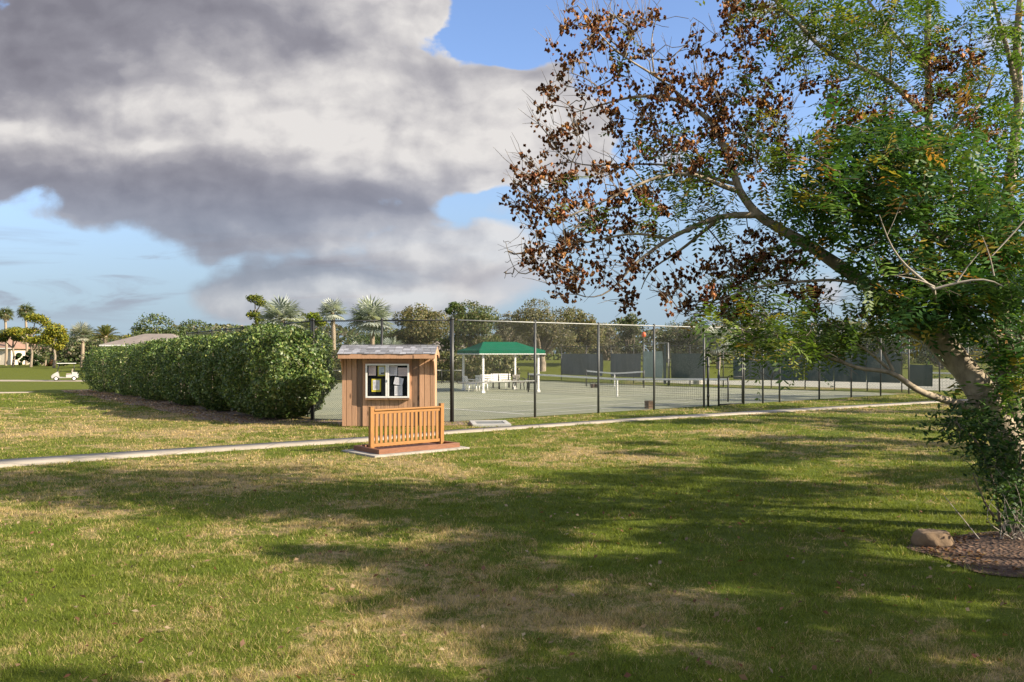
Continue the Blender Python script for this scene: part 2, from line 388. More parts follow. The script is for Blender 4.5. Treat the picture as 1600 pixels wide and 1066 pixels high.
# footpath: far and near edges read off the photograph, laid on the ground
pf = [gp(*p) for p in ((-260, 741), (0, 720), (280, 702), (570, 684), (720, 672), (1000, 653.5), (1300, 636), (1460, 627), (1700, 616.5))]
pn = [gp(*p) for p in ((-260, 754), (0, 731), (280, 710), (570, 690.5), (720, 677), (1000, 657.5), (1300, 639.5), (1460, 629.8), (1700, 618.6))]
pfx, pfy = [p[0] for p in pf], [p[1] for p in pf]; pnx, pny = [p[0] for p in pn], [p[1] for p in pn]
def strip(name, A, B, th, mat, sub=12, dz=0.0):
    A = np.array(A, float); B = np.array(B, float); t = np.linspace(0, len(A) - 1, (len(A) - 1) * sub + 1)
    a = np.stack([np.interp(t, np.arange(len(A)), A[:, k]) for k in (0, 1)], 1); b = np.stack([np.interp(t, np.arange(len(B)), B[:, k]) for k in (0, 1)], 1)
    n = len(t); za = ground_h(a[:, 0], a[:, 1]) + th + dz; zb = ground_h(b[:, 0], b[:, 1]) + th + dz
    V = np.concatenate([np.c_[a, za], np.c_[b, zb], np.c_[a, za - th - .05], np.c_[b, zb - th - .05]])
    i = np.arange(n - 1)
    Q = np.concatenate([np.stack([i, i + n, i + n + 1, i + 1], 1), np.stack([i + n, i + 3 * n, i + 3 * n + 1, i + n + 1], 1), np.stack([i, i + 1, i + 2 * n + 1, i + 2 * n], 1)])
    return tag(npmesh(name, V, Q, mat), kind='structure')
def path_mat():
    m, nt, bs = nodes_of('footpath_concrete')
    pos = N(nt, 'ShaderNodeNewGeometry').outputs['Position']
    f = noise(nt, pos, 1.2, 6, .65); g = noise(nt, pos, 40, 4, .6)
    c = mixc(nt, smooth(nt, f, .3, .7), (.335, .30, .25), (.245, .22, .18))
    c = mixc(nt, mathn(nt, 'MULTIPLY', smooth(nt, g, .55, .75), .4), c, (.25, .22, .18))
    sx = N(nt, 'ShaderNodeSeparateXYZ'); nt.links.new(pos, sx.inputs[0])
    k = mathn(nt, 'ABSOLUTE', mathn(nt, 'SUBTRACT', mathn(nt, 'FRACT', mathn(nt, 'MULTIPLY', sx.outputs[0], .62)), .5))
    c = mixc(nt, mathn(nt, 'MULTIPLY', smooth(nt, k, .016, .006), .7), c, (.12, .11, .09))
    nt.links.new(c, bs.inputs['Base Color']); bs.inputs['Roughness'].default_value = .9; bump(nt, bs, g, .2, .005)
    return m
strip('path', pf, pn, .025, path_mat())
M_CART = simple('cart_path_concrete', (.36, .31, .25), (.30, .26, .21), .6, .9)
strip('cart_path', [(-95, 91), (-60, 89.5), (-47, 88), (-30, 87)], [(-95, 88), (-60, 86.4), (-47, 85), (-30, 84)], .03, M_CART, 20, .03)
strip('cart_path', [(-60, 46.5), (-29, 46.3), (-26.5, 46.4)], [(-60, 44.6), (-29, 44.6), (-26.5, 45.6)], .02, M_CART, 20, .005)

# courts
Fp = [(-17.2, 44.0), (-6.5, 27.0), (-1.82, 26.2), (21.0, 43.9), (31, 51.7)]
def poly(name, pts, z, mat, kind='structure'):
    b = MB(); b.add([(x, y, z + 0 * gz(x, y)) for x, y in pts], [tuple(range(len(pts)))]); o = b.build(name, mat); return tag(o, kind=kind)
def court_mat(name, a, b):
    m, nt, bs = nodes_of(name)
    pos = N(nt, 'ShaderNodeNewGeometry').outputs['Position']
    f = noise(nt, pos, .35, 5, .6); g = noise(nt, pos, 6, 6, .7)
    c = mixc(nt, smooth(nt, f, .3, .7), a, b); c = mixc(nt, mathn(nt, 'MULTIPLY', smooth(nt, g, .5, .8), .35), c, tuple(x * 1.35 for x in a))
    nt.links.new(c, bs.inputs['Base Color']); bs.inputs['Roughness'].default_value = .95; bs.inputs['Specular IOR Level'].default_value = .15
    return m
M_COURT = court_mat('green_grey_clay', (.25, .26, .185), (.205, .222, .165))
M_COURT2 = court_mat('pale_clay', (.36, .355, .30), (.31, .315, .27))
poly('tennis_court', [(-16.6, 44.1), (-6.3, 27.3), (-1.85, 26.55), (20.5, 43.9), (19.6, 46.4), (9.6, 55.0), (3.2, 63.5), (-4, 65), (-12, 61), (-18.5, 47)], .006, M_COURT)
poly('tennis_court', [(12.5, 58.5), (25.2, 47.8), (36, 55.2), (70, 80), (60, 95), (22, 88), (6, 70)], .006, M_COURT2)
AX = np.array([.72, .694]); NX = np.array([.672, -.741]); AX = norm(AX); NX = np.array([AX[1], -AX[0]])
N1 = np.array([.9, 46.2]); CC = N1 + 6.2 * NX
lines = MB()
def cline(a0, n0, a1, n1, w=.06):
    p = CC + a0 * AX + n0 * NX; q = CC + a1 * AX + n1 * NX; d = norm(q - p); s = np.array([-d[1], d[0]]) * w
    lines.add([(*(p - s), .0105), (*(q - s), .0105), (*(q + s), .0105), (*(p + s), .0105)], [(0, 1, 2, 3)])
cline(-11.89, -5.485, -11.89, 5.485, .07); cline(11.89, -5.485, 11.89, 5.485, .07)
z0 = .0105
for n0 in (-5.485, -4.115, 4.115, 5.485): cline(-11.8, n0, 11.8, n0, .035)
cline(-6.4, -4.08, -6.4, 4.08, .045); cline(6.4, -4.08, 6.4, 4.08, .045); cline(-6.35, 0, 6.35, 0, .035)
tag(lines.build('court_lines', simple('line_tape', (.62, .62, .57), (.5, .5, .46), 4, .8)), kind='structure')

# mulch beds (sheets a few mm over the lawn)
def mulch_mat(name, a, b, c3):
    m, nt, bs = nodes_of(name)
    pos = N(nt, 'ShaderNodeNewGeometry').outputs['Position']
    vo = N(nt, 'ShaderNodeTexVoronoi'); nt.links.new(pos, vo.inputs['Vector']); vo.inputs['Scale'].default_value = 22
    f = noise(nt, pos, 14, 6, .7)
    c = mixc(nt, smooth(nt, f, .35, .65), a, b); c = mixc(nt, smooth(nt, vo.outputs['Color'], .72, .9), c, c3)
    nt.links.new(c, bs.inputs['Base Color']); bs.inputs['Roughness'].default_value = .95; bump(nt, bs, vo.outputs['Distance'], 1.0, .04)
    return m
M_MULCH = mulch_mat('brown_mulch', (.085, .045, .026), (.045, .025, .016), (.19, .115, .07))
M_LITTER = mulch_mat('grey_litter', (.22, .16, .125), (.13, .095, .07), (.34, .26, .2))
BED = np.array([6.6, 8.95]); BR = np.array([2.2, 1.2])
rr = random.Random(4)
bedpts = [(BED[0] + BR[0] * math.cos(t) * (1 + .08 * math.sin(5 * t + 1)), BED[1] + BR[1] * math.sin(t) * (1 + .1 * math.sin(4 * t))) for t in np.linspace(0, 2 * math.pi, 49)[:-1]]
b = MB(); b.add([(BED[0], BED[1], .10)] + [(x, y, .012) for x, y in bedpts] + [(BED[0] + (x - BED[0]) * .6, BED[1] + (y - BED[1]) * .6, .075) for x, y in bedpts],
      [(0, 49 + k, 49 + (k + 1) % 48) for k in range(48)] + [(1 + k, 1 + (k + 1) % 48, 49 + (k + 1) % 48, 49 + k) for k in range(48)])
tag(b.build('mulch_bed', M_MULCH, smooth=True), kind='structure')
HL0 = np.array([-8.7, 27.4]); HD = norm(np.array([-.615, .79])); HP = np.array([HD[1], -HD[0]])   # hedge front line, direction, and normal towards the courts
def hp(t, s): return HL0 + HD * t + HP * s
lp = []
for t in np.linspace(-1.6, 27, 24): lp.append(hp(t, -1.0 - .25 * math.sin(t * 1.3) - .15 * math.sin(t * 3.1)))
for t in np.linspace(28, 1, 8): lp.append(hp(t, 1.2))
lp += [np.array((-6.2, 27.2)), np.array((-6.0, 26.3))]
b = MB(); b.add([(p[0], p[1], .006) for p in lp], [tuple(range(len(lp)))]); tag(b.build('leaf_litter_bed', M_LITTER), kind='structure')
b = MB(); dp = [(-6.4, 26.5), (-5.2, 25.2), (-2.2, 25.1), (-1.0, 25.2), (-.5, 25.9), (-1.2, 26.55), (-1.85, 26.5), (-6.3, 27.2)]
b.add([(x, y, .0095) for x, y in dp], [tuple(range(8))]); tag(b.build('bare_soil', M_LITTER), kind='structure')

# ------------------------------------------------------------------ grass blades
RC = np.array([-2.82, 17.65]); RU = norm(np.array([1.63, 1.39])); RV = np.array([-RU[1], RU[0]]); RL, RW = 2.14, 1.08   # railing base: near corner, long and short directions
def grass():
    rng = np.random.default_rng(7); out = []
    bands = [(5.2, 7, 6200, .0040, .040), (7, 9, 4200, .0050, .041), (9, 12, 2500, .0068, .042), (12, 16, 1350, .0095, .043), (16, 21, 650, .013, .045), (21, 28, 320, .018, .047), (28, 46, 110, .030, .05)]
    for y0, y1, dens, w, h in bands:
        x0, x1 = -(y1 * .63 + .8), y1 * .63 + .8
        n = int(dens * (x1 - x0) * (y1 - y0)); p = np.c_[rng.uniform(x0, x1, n), rng.uniform(y0, y1, n)]
        nc = max(1, n // 34); cc = np.c_[rng.uniform(x0, x1, nc), rng.uniform(y0, y1, nc)]; m2 = int(n * .6); ci = rng.integers(nc, size=m2)
        p[:m2] = cc[ci] + rng.normal(0, .022 + w * 1.6, (m2, 2))
        x, y = p.T
        keep = np.abs(x) < y * .63 + .5
        jit = rng.normal(0, .035, n)
        keep &= ~((y < np.interp(x, pfx, pfy) + .0 + jit) & (y > np.interp(x, pnx, pny) + jit))
        fy = np.interp(x, [q[0] for q in Fp], [q[1] for q in Fp]); keep &= (y < fy - .05 + jit * 3) | (x < -17.2)
        e = ((p - BED) / BR); keep &= (e ** 2).sum(1) > 1.0 + 5 * jit
        q = p - RC; a, c = q @ RU, q @ RV; keep &= ~((a > -.22) & (a < RL + .22) & (c > -.2) & (c < RW + .2))
        keep &= ~((x > -5.0) & (x < -2.3) & (y > 24.66) & (y < 25.4))
        keep &= ~((x > -1.35) & (x < -.02) & (y > 24.6) & (y < 26.4))
        q = p - HL0; a, c = q @ HD, q @ HP; keep &= ~((a > -1.2) & (a < 27) & (c > -1.05 - .25 * np.sin(a * 1.3) + jit * 4) & (c < 3))
        keep &= ~((y > 44.4) & (y < 46.8) & (x < -20))
        keep &= rng.random(n) < .55 + .45 * (np.sin(x * 2.1 + 1.3 * np.sin(y * 1.7)) * np.sin(y * 2.6 + np.sin(x * 1.1)) > -.5)
        p = p[keep]; n = len(p); hh = h * rng.uniform(.4, 1.3, n) * (1 + .45 * np.sin(p[:, 0] * 6.1 + 2 * np.sin(p[:, 1] * 3.3)) * np.sin(p[:, 1] * 7.3 + np.sin(p[:, 0] * 4.7))); ww = w * rng.uniform(.6, 1.3, n)
        th = rng.uniform(0, 2 * np.pi, n); lean = rng.normal(0, .55, (n, 2)) * hh[:, None]
        base = np.c_[p, ground_h(p[:, 0], p[:, 1])]; sd = np.c_[np.cos(th) * ww / 2, np.sin(th) * ww / 2, np.zeros(n)]
        tip = base + np.c_[lean, hh]
        out.append((np.stack([base - sd, base + sd, tip], 1).reshape(-1, 3), np.repeat(rng.random(n), 3)))
    V = np.concatenate([o[0] for o in out]); r = np.concatenate([o[1] for o in out])
    o = npmesh('lawn_grass', V, np.arange(len(V)).reshape(-1, 3), M_BLADE, attr=r); tag(o, kind='stuff', label='patchy green and straw coloured grass covering the lawn', cat='grass')
    print('blades', len(V) // 3)
grass()
def litter():
    rng = np.random.default_rng(21); n = 650
    y = rng.uniform(5.4, 14, n) ** 1.0; x = rng.uniform(-1, 1, n) * y * .62
    P = np.c_[x, y, np.full(n, .045)]
    V, Q = leaf_quads(P, np.tile([0, 0, 1.0], (n, 1)), .055, .035, rng, .5)
    n2 = 1500; a = rng.uniform(0, 2 * np.pi, n2); r = np.sqrt(rng.random(n2)) * .97
    P2 = np.c_[BED[0] + BR[0] * r * np.cos(a), BED[1] + BR[1] * r * np.sin(a), .03 + .075 * (1 - r)]
    V2, Q2 = leaf_quads(P2, np.tile([0, 0, 1.0], (n2, 1)), .06, .03, rng, .5)
    c1 = leaf_cols(n, rng, [(.20, .11, .07), (.28, .19, .12), (.14, .065, .04), (.34, .26, .19)]); c2 = leaf_cols(n2, rng, [(.09, .045, .025), (.17, .09, .05), (.26, .17, .11)])
    n3 = 2500; t = rng.uniform(-1.4, 26, n3); s = rng.uniform(-1.1, .3, n3); p3 = HL0 + HD * t[:, None] + HP * s[:, None]
    V3, Q3 = leaf_quads(np.c_[p3, np.full(n3, .03)], np.tile([0, 0, 1.0], (n3, 1)), .1, .05, rng, .4)
    c3 = leaf_cols(n3, rng, [(.3, .2, .14), (.2, .13, .09), (.42, .33, .26)])
    b = NP(); b.add(V, Q, c1); b.add(V2, Q2, c2); b.add(V3, Q3, c3)
    tag(b.build('fallen_leaves', M_POD), kind='stuff', label='brown fallen leaves scattered over the lawn and mulch', cat='leaves')
litter()

# ------------------------------------------------------------------ notice kiosk
def kiosk():
    s = 52.7; KY = 24.66
    def X(z3): return (500 + z3 / 5.33 - 800) / s
    k = empty('notice_kiosk', (-3.66, 24.95, 0), 0, 'cedar board notice kiosk with grey shingled gable roof beside the fence', 'kiosk')
    O = np.array((-3.66, 24.95, 0))
    def B(mb, x0, x1, y0, y1, z0, z1, ch=0): mb.box(((x0 + x1) / 2 - O[0], (y0 + y1) / 2 - O[1], (z0 + z1) / 2), (x1 - x0, y1 - y0, z1 - z0), ch=ch)
    pale = MB()
    edges = [(183, 219), (221, 264), (266, 306), (828, 868), (870, 916), (918, 957)]
    for a, c in edges: B(pale, X(a) + .003, X(c) - .003, KY, KY + .03, .02, 2.08, .004)
    e = np.linspace(354, 766, 12)
    for a, c in zip(e[:-1], e[1:]): B(pale, X(a) + .004, X(c) - .004, KY, KY + .03, .02, 2.08, .004)
    for a, c in ((307, 353), (767, 827)):
        dark = MB(); B(dark, X(a) + .001, X(c) - .001, KY + .022, KY + .05, .02, 2.08, .003); dark.build('dark_board', M_DARKWOOD, k)['label'] = 'greyish brown recessed board'
    # side and back walls
    for x0, x1 in ((X(184), X(184) + .03), (X(957) - .03, X(957))):
        for q in range(5):
            B(pale, x0, x1, KY + .032 + q * .118, KY + .032 + q * .118 + .115, .02, 2.12, .003)
    e = np.linspace(X(184) + .031, X(957) - .031, 18)
    for a, c in zip(e[:-1], e[1:]): B(pale, a, c, 25.225, 25.25, .02, 2.1)
    pale.build('wall', M_PALEWOOD, k)
    h = MB(); B(h, X(355), X(752), KY - .03, KY - .001, 1.885, 2.0, .004); h.build('header_board', M_PALEWOOD, k)
    # roof: two slopes of shingle courses, decking, fascia boards and gable boards
    x0, x1 = -5.09, -2.245; yF, yR, yB, zE, zR = 24.3, 25.0, 25.7, 2.155, 2.42
    roof = MB()
    for side in (0, 1):
        ye = yF if side == 0 else yB
        d = np.array([0, ye - yR, zE - zR]); L = np.linalg.norm(d); d /= L; n = np.array([0, d[2], -d[1]]) * (1 if side == 1 else -1)
        if n[2] < 0: n = -n
        roof.add([(x - O[0], y - O[1], z) for x, y, z in [(x0, yR, zR - .002), (x1, yR, zR - .002), (x1, ye, zE - .002), (x0, ye, zE - .002), (x0, yR, zR - .03), (x1, yR, zR - .03), (x1, ye, zE - .03), (x0, ye, zE - .03)]],
                 [(0, 1, 2, 3), (4, 7, 6, 5), (3, 2, 6, 7), (0, 3, 7, 4), (1, 5, 6, 2)])
    roof.build('roof_deck', M_PALEWOOD, k)
    sh = MB(); rng = random.Random(3)
    for side in (0, 1):
        ye = yF if side == 0 else yB
        d = np.array([0, ye - yR, zE - zR]); L = np.linalg.norm(d) + .025; d = d / np.linalg.norm(d)
        n = np.array([0, -d[2], d[1]]);  n = n if n[2] > 0 else -n
        rows = 5
        for r in range(rows):
            a0 = L * r / rows - (.03 if r else 0); a1 = L * (r + 1) / rows; lift = .012 + .004 * 0
            x = x0 - .015 - rng.uniform(0, .12)
            while x < x1 + .015:
                w = rng.choice((.16, .2, .24)); xa, xb = max(x, x0 - .015), min(x + w - .012, x1 + .015); x += w
                if xb - xa < .02: continue
                t = rng.uniform(.010, .02); e1 = a1 - rng.uniform(0, .025)
                p = lambda xx, a, hgt: (xx - O[0], yR + d[1] * a - O[1] + n[1] * hgt, zR + d[2] * a + n[2] * hgt)
                lo0, lo1 = .002 + .0006 * r, .006
                sh.add([p(xa, a0, lo0), p(xb, a0, lo0), p(xb, e1, lo1), p(xa, e1, lo1), p(xa, a0, lo0 + .004), p(xb, a0, lo0 + .004), p(xb, e1, lo1 + t), p(xa, e1, lo1 + t)],
                       [(4, 5, 6, 7), (7, 6, 2, 3), (0, 3, 2, 1), (4, 7, 3, 0), (5, 1, 2, 6)])
    sh.box((-(O[0] - (x0 + x1) / 2), yR - O[1], zR + .022), (x1 - x0 + .03, .10, .012))
    sh.build('shingles', simple('asphalt_shingle', (.30, .31, .35), (.19, .20, .23), 40, .95, isl=.45, bmp=.3), k)
    fa = MB(); B(fa, x0, x1, yF - .002, yF + .03, zE - .135, zE - .032, .004); fa.build('fascia', M_PALEWOOD, k)
    fb = MB(); B(fb, x0, x1, yB - .03, yB + .002, zE - .135, zE - .032, .004); fb.build('fascia', M_PALEWOOD, k)
    for xx in (x0 + .015, x1 - .015):
        g = MB()
        for sgn, ye in ((1, yF + .031), (-1, yB - .031)):
            g.add([(xx + sx - O[0], y - O[1], z) for sx in (-.014, .014) for y, z in ((yR, zR - .032), (ye, zE - .022), (ye, zE - .135), (yR, zR - .16))],
                  [(0, 1, 2, 3), (7, 6, 5, 4), (0, 4, 5, 1), (1, 5, 6, 2), (2, 6, 7, 3), (3, 7, 4, 0)])
        g.build('gable_board', M_PALEWOOD, k)
        q = MB(); q.add([(xx + sx * .7 - O[0], y - O[1], z) for sx in (-.012, .012) for y, z in ((KY + .05, zE - .03), (25.2, zE - .03), (yR, zR - .05))], [(0, 1, 2), (5, 4, 3), (0, 3, 4, 1), (1, 4, 5, 2), (2, 5, 3, 0)])
        q.build('gable_panel', M_PALEWOOD, k)
    for xx in (X(184) + .02, X(957) - .02):
        g = MB(); pts = [(KY - .004, 2.02), (KY - .30, 2.02), (KY - .30, 1.95)] + [(KY - .30 + .296 * t, 1.95 - .42 * t ** 1.6) for t in (.25, .5, .75, 1)]
        m = len(pts); g.add([(xx + sx - O[0], y - O[1], z) for sx in (-.02, .02) for y, z in pts], [tuple(range(m)), tuple(range(2 * m - 1, m - 1, -1))] + [(j, j + m, (j + 1) % m + m, (j + 1) % m) for j in range(m)])
        g.build('bracket', M_PALEWOOD, k)
    # display case
    c = MB(); cx0, cx1, cz0, cz1, cy = X(379), X(752), .815, 1.88, KY - .11
    for a, c2, z0, z1 in ((cx0, cx0 + .025, cz0 + .026, cz1 - .026), (cx1 - .025, cx1, cz0 + .026, cz1 - .026), (cx0, cx1, cz0, cz0 + .025), (cx0, cx1, cz1 - .025, cz1)): B(c, a, c2, cy, KY - .001, z0, z1, .003)
    case = c.build('display_case', M_PALEWOOD, k)
    w = MB(); fy0, fy1 = cy - .012, cy + .012
    xa, xb, xm = X(385), X(746), X(565); za, zb = .86, 1.868
    for a, c2, z0, z1 in ((xa, xa + .05, za, zb), (xb - .05, xb, za, zb), (xm - .052, xm - .003, za, zb), (xm + .003, xm + .052, za, zb)): B(w, a, c2, fy0 - .004, fy1, z0, z1, .004)
    for a, c2 in ((xa + .051, xm - .053), (xm + .053, xb - .051)):
        for z0, z1 in ((za, za + .05), (zb - .05, zb)): B(w, a, c2, fy0 - .003, fy1 - .001, z0, z1, .004)
    w.build('frame', M_WHITE, case)
    bk = MB(); B(bk, cx0 + .026, cx1 - .026, KY - .03, KY - .012, cz0 + .026, cz1 - .026); bk.build('backing_panel', simple('dark_felt', (.008, .011, .015), (.013, .016, .02), 20, .95, spec=.1), case)
    gm, nt, bs = nodes_of('case_glass'); bs.inputs['Base Color'].default_value = (.01, .012, .012, 1); bs.inputs['Roughness'].default_value = .03
    bs.inputs['Alpha'].default_value = .06; bs.inputs['Specular IOR Level'].default_value = .25
    for a, c2 in ((xa + .05, xm - .05), (xm + .05, xb - .05)):
        g = MB(); B(g, a, c2, cy - .002, cy + .002, za + .05, zb - .05); g.build('glass_pane', gm, case)
    l = MB(); B(l, xm - .012, xm + .012, fy0 - .022, fy0 - .0045, 1.33, 1.40, .004); l.build('latch', M_GREYMETAL, case)
    # notices
    def paper(z3x0, z3x1, z3y0, z3y1, col, label, rot=0, border=None, blot=False, y=0):
        px0, px1 = X(z3x0), X(z3x1); zz = lambda v: 2.2 - (520 + v / 5.33 - 551) / 52.85
        zt, zb2 = zz(z3y0), zz(z3y1); cxx, czz = (px0 + px1) / 2, (zt + zb2) / 2; W, H = px1 - px0, zt - zb2
        r = empty('paper_notice', (cxx, KY - .0335 - y, czz), 0, label, 'notice', 'papers pinned in the kiosk display case'); r.rotation_euler = (0, rot, 0)
        def sheet(nm, w, h, dx, dz, yy, mat, curl=.006):
            xs = np.linspace(-w / 2, w / 2, 5); V = []; Fq = []
            for j, zz2 in enumerate(np.linspace(-h / 2, h / 2, 5)):
                for x in xs: V.append((x + dx, yy - curl * (2 * x / w) ** 2 * (1 - (zz2 / h + .5)), zz2 + dz))
            for j in range(4):
                for q in range(4): Fq.append((j * 5 + q, j * 5 + q + 1, j * 5 + q + 6, j * 5 + q + 5))
            mb = MB(); mb.add(V, Fq); return mb.build(nm, mat, r)
        pm = lambda c: simple('paper_%d_%d_%d' % tuple(int(x * 99) for x in c), c, tuple(x * .93 for x in c), 3, .8)
        if border:
            sheet('backing_sheet', W, H, 0, 0, 0, pm(border)); sheet('page', W * .72, H * .76, 0, H * .03, -.004, pm(col)); W *= .72; H *= .76
        else: sheet('page', W, H, 0, 0, 0, pm(col))
        t = MB(); rg = random.Random(label)
        for q in range(9):
            lw = W * rg.uniform(.45, .8); t.box((-W * .4 + lw / 2, -.0085, H * (.36 - .085 * q)), (lw, .0008, H * .016))
        t.build('print', simple('ink', (.28, .27, .30), (.34, .33, .36), 9, .9), r)
        if blot:
            t = MB(); t.box((W * .05, -.0105, -H * .30), (W * .34, .0008, H * .16)); t.box((W * .38, -.0105, -H * .28), (W * .2, .0008, H * .2)); t.build('picture', simple('ink_dark', (.05, .05, .07), None, 9, .9), r)
    paper(407, 468, 277, 357, (0.88, 0.73, 0.73), 'pale pink notice in the upper left corner of the display case')
    paper(483, 548, 275, 362, (0.73, 0.83, 0.92), 'white notice with dark picture on yellow card, top of left pane', 0, (.70, .62, .08), True)
    paper(432, 510, 385, 493, (0.81, 0.82, 0.88), 'white notice on yellow card hanging low in the left pane', 0, (.72, .63, .06))
    paper(579, 646, 277, 358, (0.83, 0.81, 0.90), 'lavender white notice in the upper left of the right pane')
    paper(653, 731, 292, 362, (0.90, 0.76, 0.77), 'wide pink notice in the upper right corner of the case')
    paper(622, 688, 442, 524, (0.85, 0.87, 0.92), 'white notice at the bottom of the right pane, below tilted sheet')
    paper(620, 694, 374, 436, (0.81, 0.83, 0.92), 'tilted white notice in the middle of the right pane', .22, y=.014)
kiosk()

# ------------------------------------------------------------------ railing on its base
def railing():
    rz = math.atan2(RU[1], RU[0]); C0 = RC + RU * RL / 2 + RV * RW / 2
    sl = MB(); sl.box((C0[0] - .02, C0[1] - .02, .012), (RL + .36, RW + .34, .05), rz, ch=.01); tag(sl.build('concrete_slab', M_CONC), kind='structure')
    r = empty('wooden_railing', (C0[0], C0[1], .037), rz, 'orange stained wooden railing on rectangular timber base in front of kiosk', 'railing')
    f = MB()
    for c, d in (((0, -RW / 2 + .045, .05), (RL, .09, .10)), ((0, RW / 2 - .045, .05), (RL, .09, .10)), ((-RL / 2 + .045, 0, .0495), (.09, RW - .182, .099)), ((RL / 2 - .045, 0, .0495), (.09, RW - .182, .099))): f.box(c, d, ch=.006)
    f.build('base_frame', M_BASEWOOD, r)
    d = MB(); n = 7
    for q in range(n): d.box((0, -RW / 2 + .095 + (RW - .19) * (q + .5) / n, .018), (RL - .19, (RW - .19) / n - .008, .03), ch=.003)
    d.build('base_deck', M_BASEWOOD, r)
    px = RL / 2 - .135
    for sgn in (-1, 1):
        p = MB(); p.box((sgn * px, 0, .034 + .465), (.095, .095, .93), ch=.006); p.box((sgn * px, 0, .975), (.10, .10, .02), ch=.004); p.build('post', M_RAILWOOD, r)
    t = MB(); t.box((0, 0, .905), (2 * px - .097, .12, .035), ch=.006); t.box((0, 0, .85), (2 * px - .097, .045, .07), ch=.004); t.build('top_rail', M_BASEWOOD2, r)
    t = MB(); t.box((0, 0, .135), (2 * px - .097, .045, .07), ch=.004); t.build('bottom_rail', M_BASEWOOD2, r)
    m = 15; sp = (2 * px - .095) / (m + .4)
    for q in range(m):
        x = -px + .0475 + sp * (q + .7); b = MB(); b.box((x, -.001, .4925), (.066, .034, .64), ch=.004); b.build('baluster', M_RAILWOOD, r)
M_BASEWOOD2 = wood('stained_orange_rail', (.33, .155, .033), (.22, .094, .018), grain=(1.2, 14, 14), isl=.1)
railing()

def utility():
    u = empty('utility_cover', (-.68, 25.4, 0), .12, 'pale concrete utility frame with grey lid set between path and fence', 'utility cover')
    b = MB()
    for c, d in (((0, -.62, .03), (1.15, .22, .09)), ((0, .62, .03), (1.15, .22, .09)), ((-.5, 0, .0295), (.15, 1.018, .089)), ((.5, 0, .0295), (.15, 1.018, .089))): b.box(c, d, ch=.01)
    b.build('concrete_frame', simple('pale_concrete', (.38, .38, .37), (.31, .31, .30), 7, .85), u)
    l = MB(); l.box((0, 0, .035), (.846, 1.014, .05), ch=.008); l.box((.2, 0, .064), (.12, .03, .008)); l.build('lid', simple('grey_lid', (.17, .18, .18), (.12, .13, .13), 12, .7), u)
utility()

# ------------------------------------------------------------------ chain-link fences
def wires(mb, a, b, z0, z1, pitch=.075, r=.0022):
    """crossing diagonal wires of one panel between two ground points"""
    a = np.array(a); b = np.array(b); L = np.linalg.norm(b - a); H = z1 - z0; d = (b - a) / L
    V = []; Q = []; n = 0
    for sgn in (1, -1):
        for c in np.arange(-H, L, pitch):
            s0, s1 = max(c, 0), min(c + H, L)
            if s1 - s0 < .02: continue
            h0, h1 = s0 - c, s1 - c
            if sgn < 0: h0, h1 = H - h0, H - h1
            p = np.array([*(a + d * s0), z0 + h0]); q = np.array([*(a + d * s1), z0 + h1])
            e = np.array([-d[1], d[0], 0]) * r; f = np.array([d[0] * r, d[1] * r, 0])
            off = e * sgn
            for w in (p, q): V += [w + off - f, w + off + f, w + off + e * 1.5]
            Q += [(n, n + 1, n + 4, n + 3), (n + 1, n + 2, n + 5, n + 4), (n + 2, n, n + 3, n + 5)]; n += 6
    mb.add(np.array(V), np.array(Q))
def fence(name, pts, H, label, cat='fence', post_r=.04, rail_mat=None, rails=(), pitch=.075, wr=.0022, post_mats=None, big=()):
    O = pts[0]; f = empty(name, (O[0], O[1], 0), 0, label, cat)
    for k, p in enumerate(pts):
        z = gz(*p); r = post_r * (1.6 if k in big else 1)
        b = MB(); b.tube([(p[0] - O[0], p[1] - O[1], z - .05), (p[0] - O[0], p[1] - O[1], z + H + .03)], r, 8)
        b.tube([(p[0] - O[0], p[1] - O[1], z + H + .02), (p[0] - O[0], p[1] - O[1], z + H + .07), (p[0] - O[0], p[1] - O[1], z + H + .09)], [r * 1.15, r * 1.0, .005], 8)
        b.build('post', (post_mats or {}).get(k, M_BLACKMETAL), f, True)
    t = MB()
    for p, q in zip(pts[:-1], pts[1:]): t.tube([(p[0] - O[0], p[1] - O[1], gz(*p) + H), (q[0] - O[0], q[1] - O[1], gz(*q) + H)], .024, 6)
    t.build('top_rail', rail_mat or M_BLACKMETAL, f, True)
    for k, z in rails:
        p, q = pts[k], pts[k + 1]; m = MB(); m.tube([(p[0] - O[0], p[1] - O[1], z), (q[0] - O[0], q[1] - O[1], z)], .022, 6); m.build('middle_rail', M_GALV, f, True)
    w = NP()
    for p, q in zip(pts[:-1], pts[1:]): wires(w, np.array(p) - np.array(O), np.array(q) - np.array(O), .04, H - .02, pitch, wr)
    w.build('wire_mesh', M_WIRE, f)
    return f
def on_line(px, A, B):
    A = np.array(A, float); B = np.array(B, float); k = (px - CX) / F
    t = (k * A[1] - A[0]) / ((B[0] - A[0]) - k * (B[1] - A[1])); p = A + t * (B - A); return (float(p[0]), float(p[1]))
FH = 3.22
G1 = (21.0, 43.9)
fl = [Fp[1]] + [tuple(np.array(Fp[1]) + (np.array(Fp[0]) - np.array(Fp[1])) * k / 7) for k in range(1, 8)]
fence('chain_link_fence', fl, FH, 'black chain link fence running back behind the tall clipped hedge')
fence('chain_link_fence', [tuple(np.array(Fp[1]) + (np.array(Fp[2]) - np.array(Fp[1])) * t + np.array((0, .0))) for t in (0.012, .5, .985)], FH, 'short black chain link fence section directly behind the wooden kiosk', big=(2,), wr=.0034, pitch=.066)
rp = [on_line(px, Fp[2], G1) for px in (712, 836, 935, 1022, 1100, 1162, 1192, 1218, 1280, 1330, 1376, 1420, 1468, 1512, 1553, 1592, 1630)]
